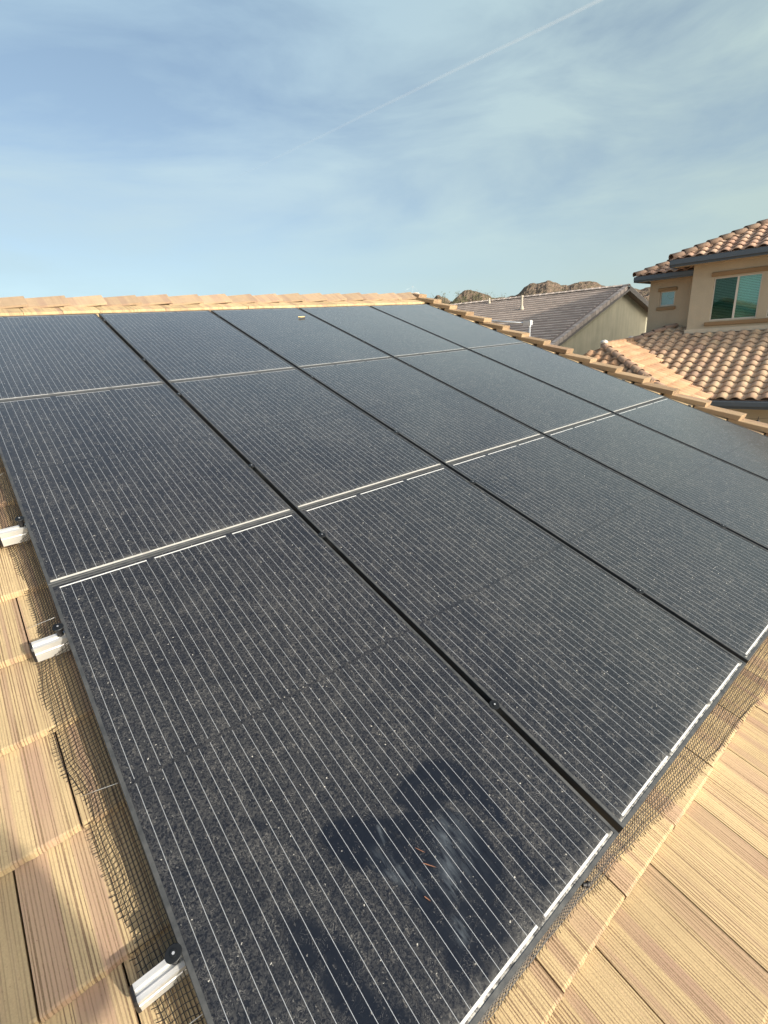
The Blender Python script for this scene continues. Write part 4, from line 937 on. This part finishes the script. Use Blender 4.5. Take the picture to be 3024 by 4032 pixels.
for s_, w_ in ((1, ps[11][0]), (-1, ps[15][0])):     # fingers hold the two long sides of the phone, thumbs on its screen side
    for k in range(4):
        q = w_ + Vector((0,0,-.012 + .020*k - .012)); i1 = q - rgt_*s_*.018 + fwd*.012
        skin('finger', [(q, .010), (i1, .0085), (i1 - rgt_*s_*.016 + fwd*.010, .0075)], [(0,1),(1,2)], M_skin, per, 1)
    skin('thumb', [(w_ + Vector((0,0,-.01)), .012), (w_ - rgt_*s_*.022 - fwd*.006 + Vector((0,0,.018)), .010), (w_ - rgt_*s_*.035 + Vector((0,0,.035)), .008)], [(0,1),(1,2)], M_skin, per, 1)
mb = MB(); mb.box((-.058, -.138, .006), (.018, .012, .014)); ph = mb.build('phone', M_blkcap); ph.matrix_world = camo.matrix_world.copy()
tag(ph, 'black phone held up in both hands by the person on the tiles', 'phone')

# ------------------------------------------------------------------ contrail
M_con = bpy.data.materials.new('contrail_vapour'); M_con.use_nodes = True; t_ = M_con.node_tree; t_.nodes.clear()
df = N(t_, 'ShaderNodeBsdfDiffuse'); df.inputs[0].default_value = (.9,.9,.9,1); tl = N(t_, 'ShaderNodeBsdfTranslucent'); tl.inputs[0].default_value = (.9,.9,.9,1); tr = N(t_, 'ShaderNodeBsdfTransparent')
ad = N(t_, 'ShaderNodeMixShader'); LK(t_, df.outputs[0], ad.inputs[1]); LK(t_, tl.outputs[0], ad.inputs[2])
lw = N(t_, 'ShaderNodeLayerWeight'); lw.inputs[0].default_value = .5
tcc = N(t_, 'ShaderNodeTexCoord'); sx = N(t_, 'ShaderNodeSeparateXYZ'); LK(t_, tcc.outputs['Generated'], sx.inputs[0])
class _M: pass
gm = _M(); gm.node_tree = t_
def mth(op, a, b=None):
    n = N(t_, 'ShaderNodeMath', operation=op); n.use_clamp = op == 'MULTIPLY'
    for i, q in enumerate((a, b)):
        if q is None: continue
        if isinstance(q, (int, float)): n.inputs[i].default_value = q
        else: LK(t_, q, n.inputs[i])
    return n.outputs[0]
face = mth('POWER', mth('SUBTRACT', 1., lw.outputs['Facing']), 1.7)
nn = N(t_, 'ShaderNodeTexNoise'); nn.inputs['Scale'].default_value = 26; nn.inputs['Detail'].default_value = 4; LK(t_, tcc.outputs['Generated'], nn.inputs['Vector'])
mr = N(t_, 'ShaderNodeMapRange'); mr.inputs[1].default_value = .2; mr.inputs[2].default_value = 1.0; mr.inputs[3].default_value = 1.0; mr.inputs[4].default_value = 0.; LK(t_, sx.outputs[1], mr.inputs[0])
mr2 = N(t_, 'ShaderNodeMapRange'); mr2.inputs[1].default_value = .3; mr2.inputs[2].default_value = .7; mr2.inputs[3].default_value = .8; mr2.inputs[4].default_value = 1.; LK(t_, nn.outputs['Fac'], mr2.inputs[0])
al_ = mth('MULTIPLY', mth('MULTIPLY', face, mr.outputs[0]), mth('MULTIPLY', mr2.outputs[0], .19))
mx = N(t_, 'ShaderNodeMixShader'); LK(t_, al_, mx.inputs[0]); LK(t_, tr.outputs[0], mx.inputs[1]); LK(t_, ad.outputs[0], mx.inputs[2]); ou = N(t_, 'ShaderNodeOutputMaterial'); LK(t_, mx.outputs[0], ou.inputs[0])
Pa = CAM + Vector((.80,.44,.41))*(3000/.41); Pb = CAM + Vector((.46,.84,.28))*(3000/.28); dd = (Pb-Pa)
mb = MB(); pts = []
for i in range(61):
    t = -.35 + 1.75*i/60; pts.append(Pa + dd*t + Vector((noise.noise(Vector((t*5,0,0)))*14, noise.noise(Vector((t*5,3,0)))*14, 0)))
p0 = pts[0]; mb.tube([p - p0 for p in pts], 20., 20)
tag(mb.build('contrail', M_con, loc=p0), 'faint white aircraft vapour trail slanting across the pale blue sky', 'contrail')
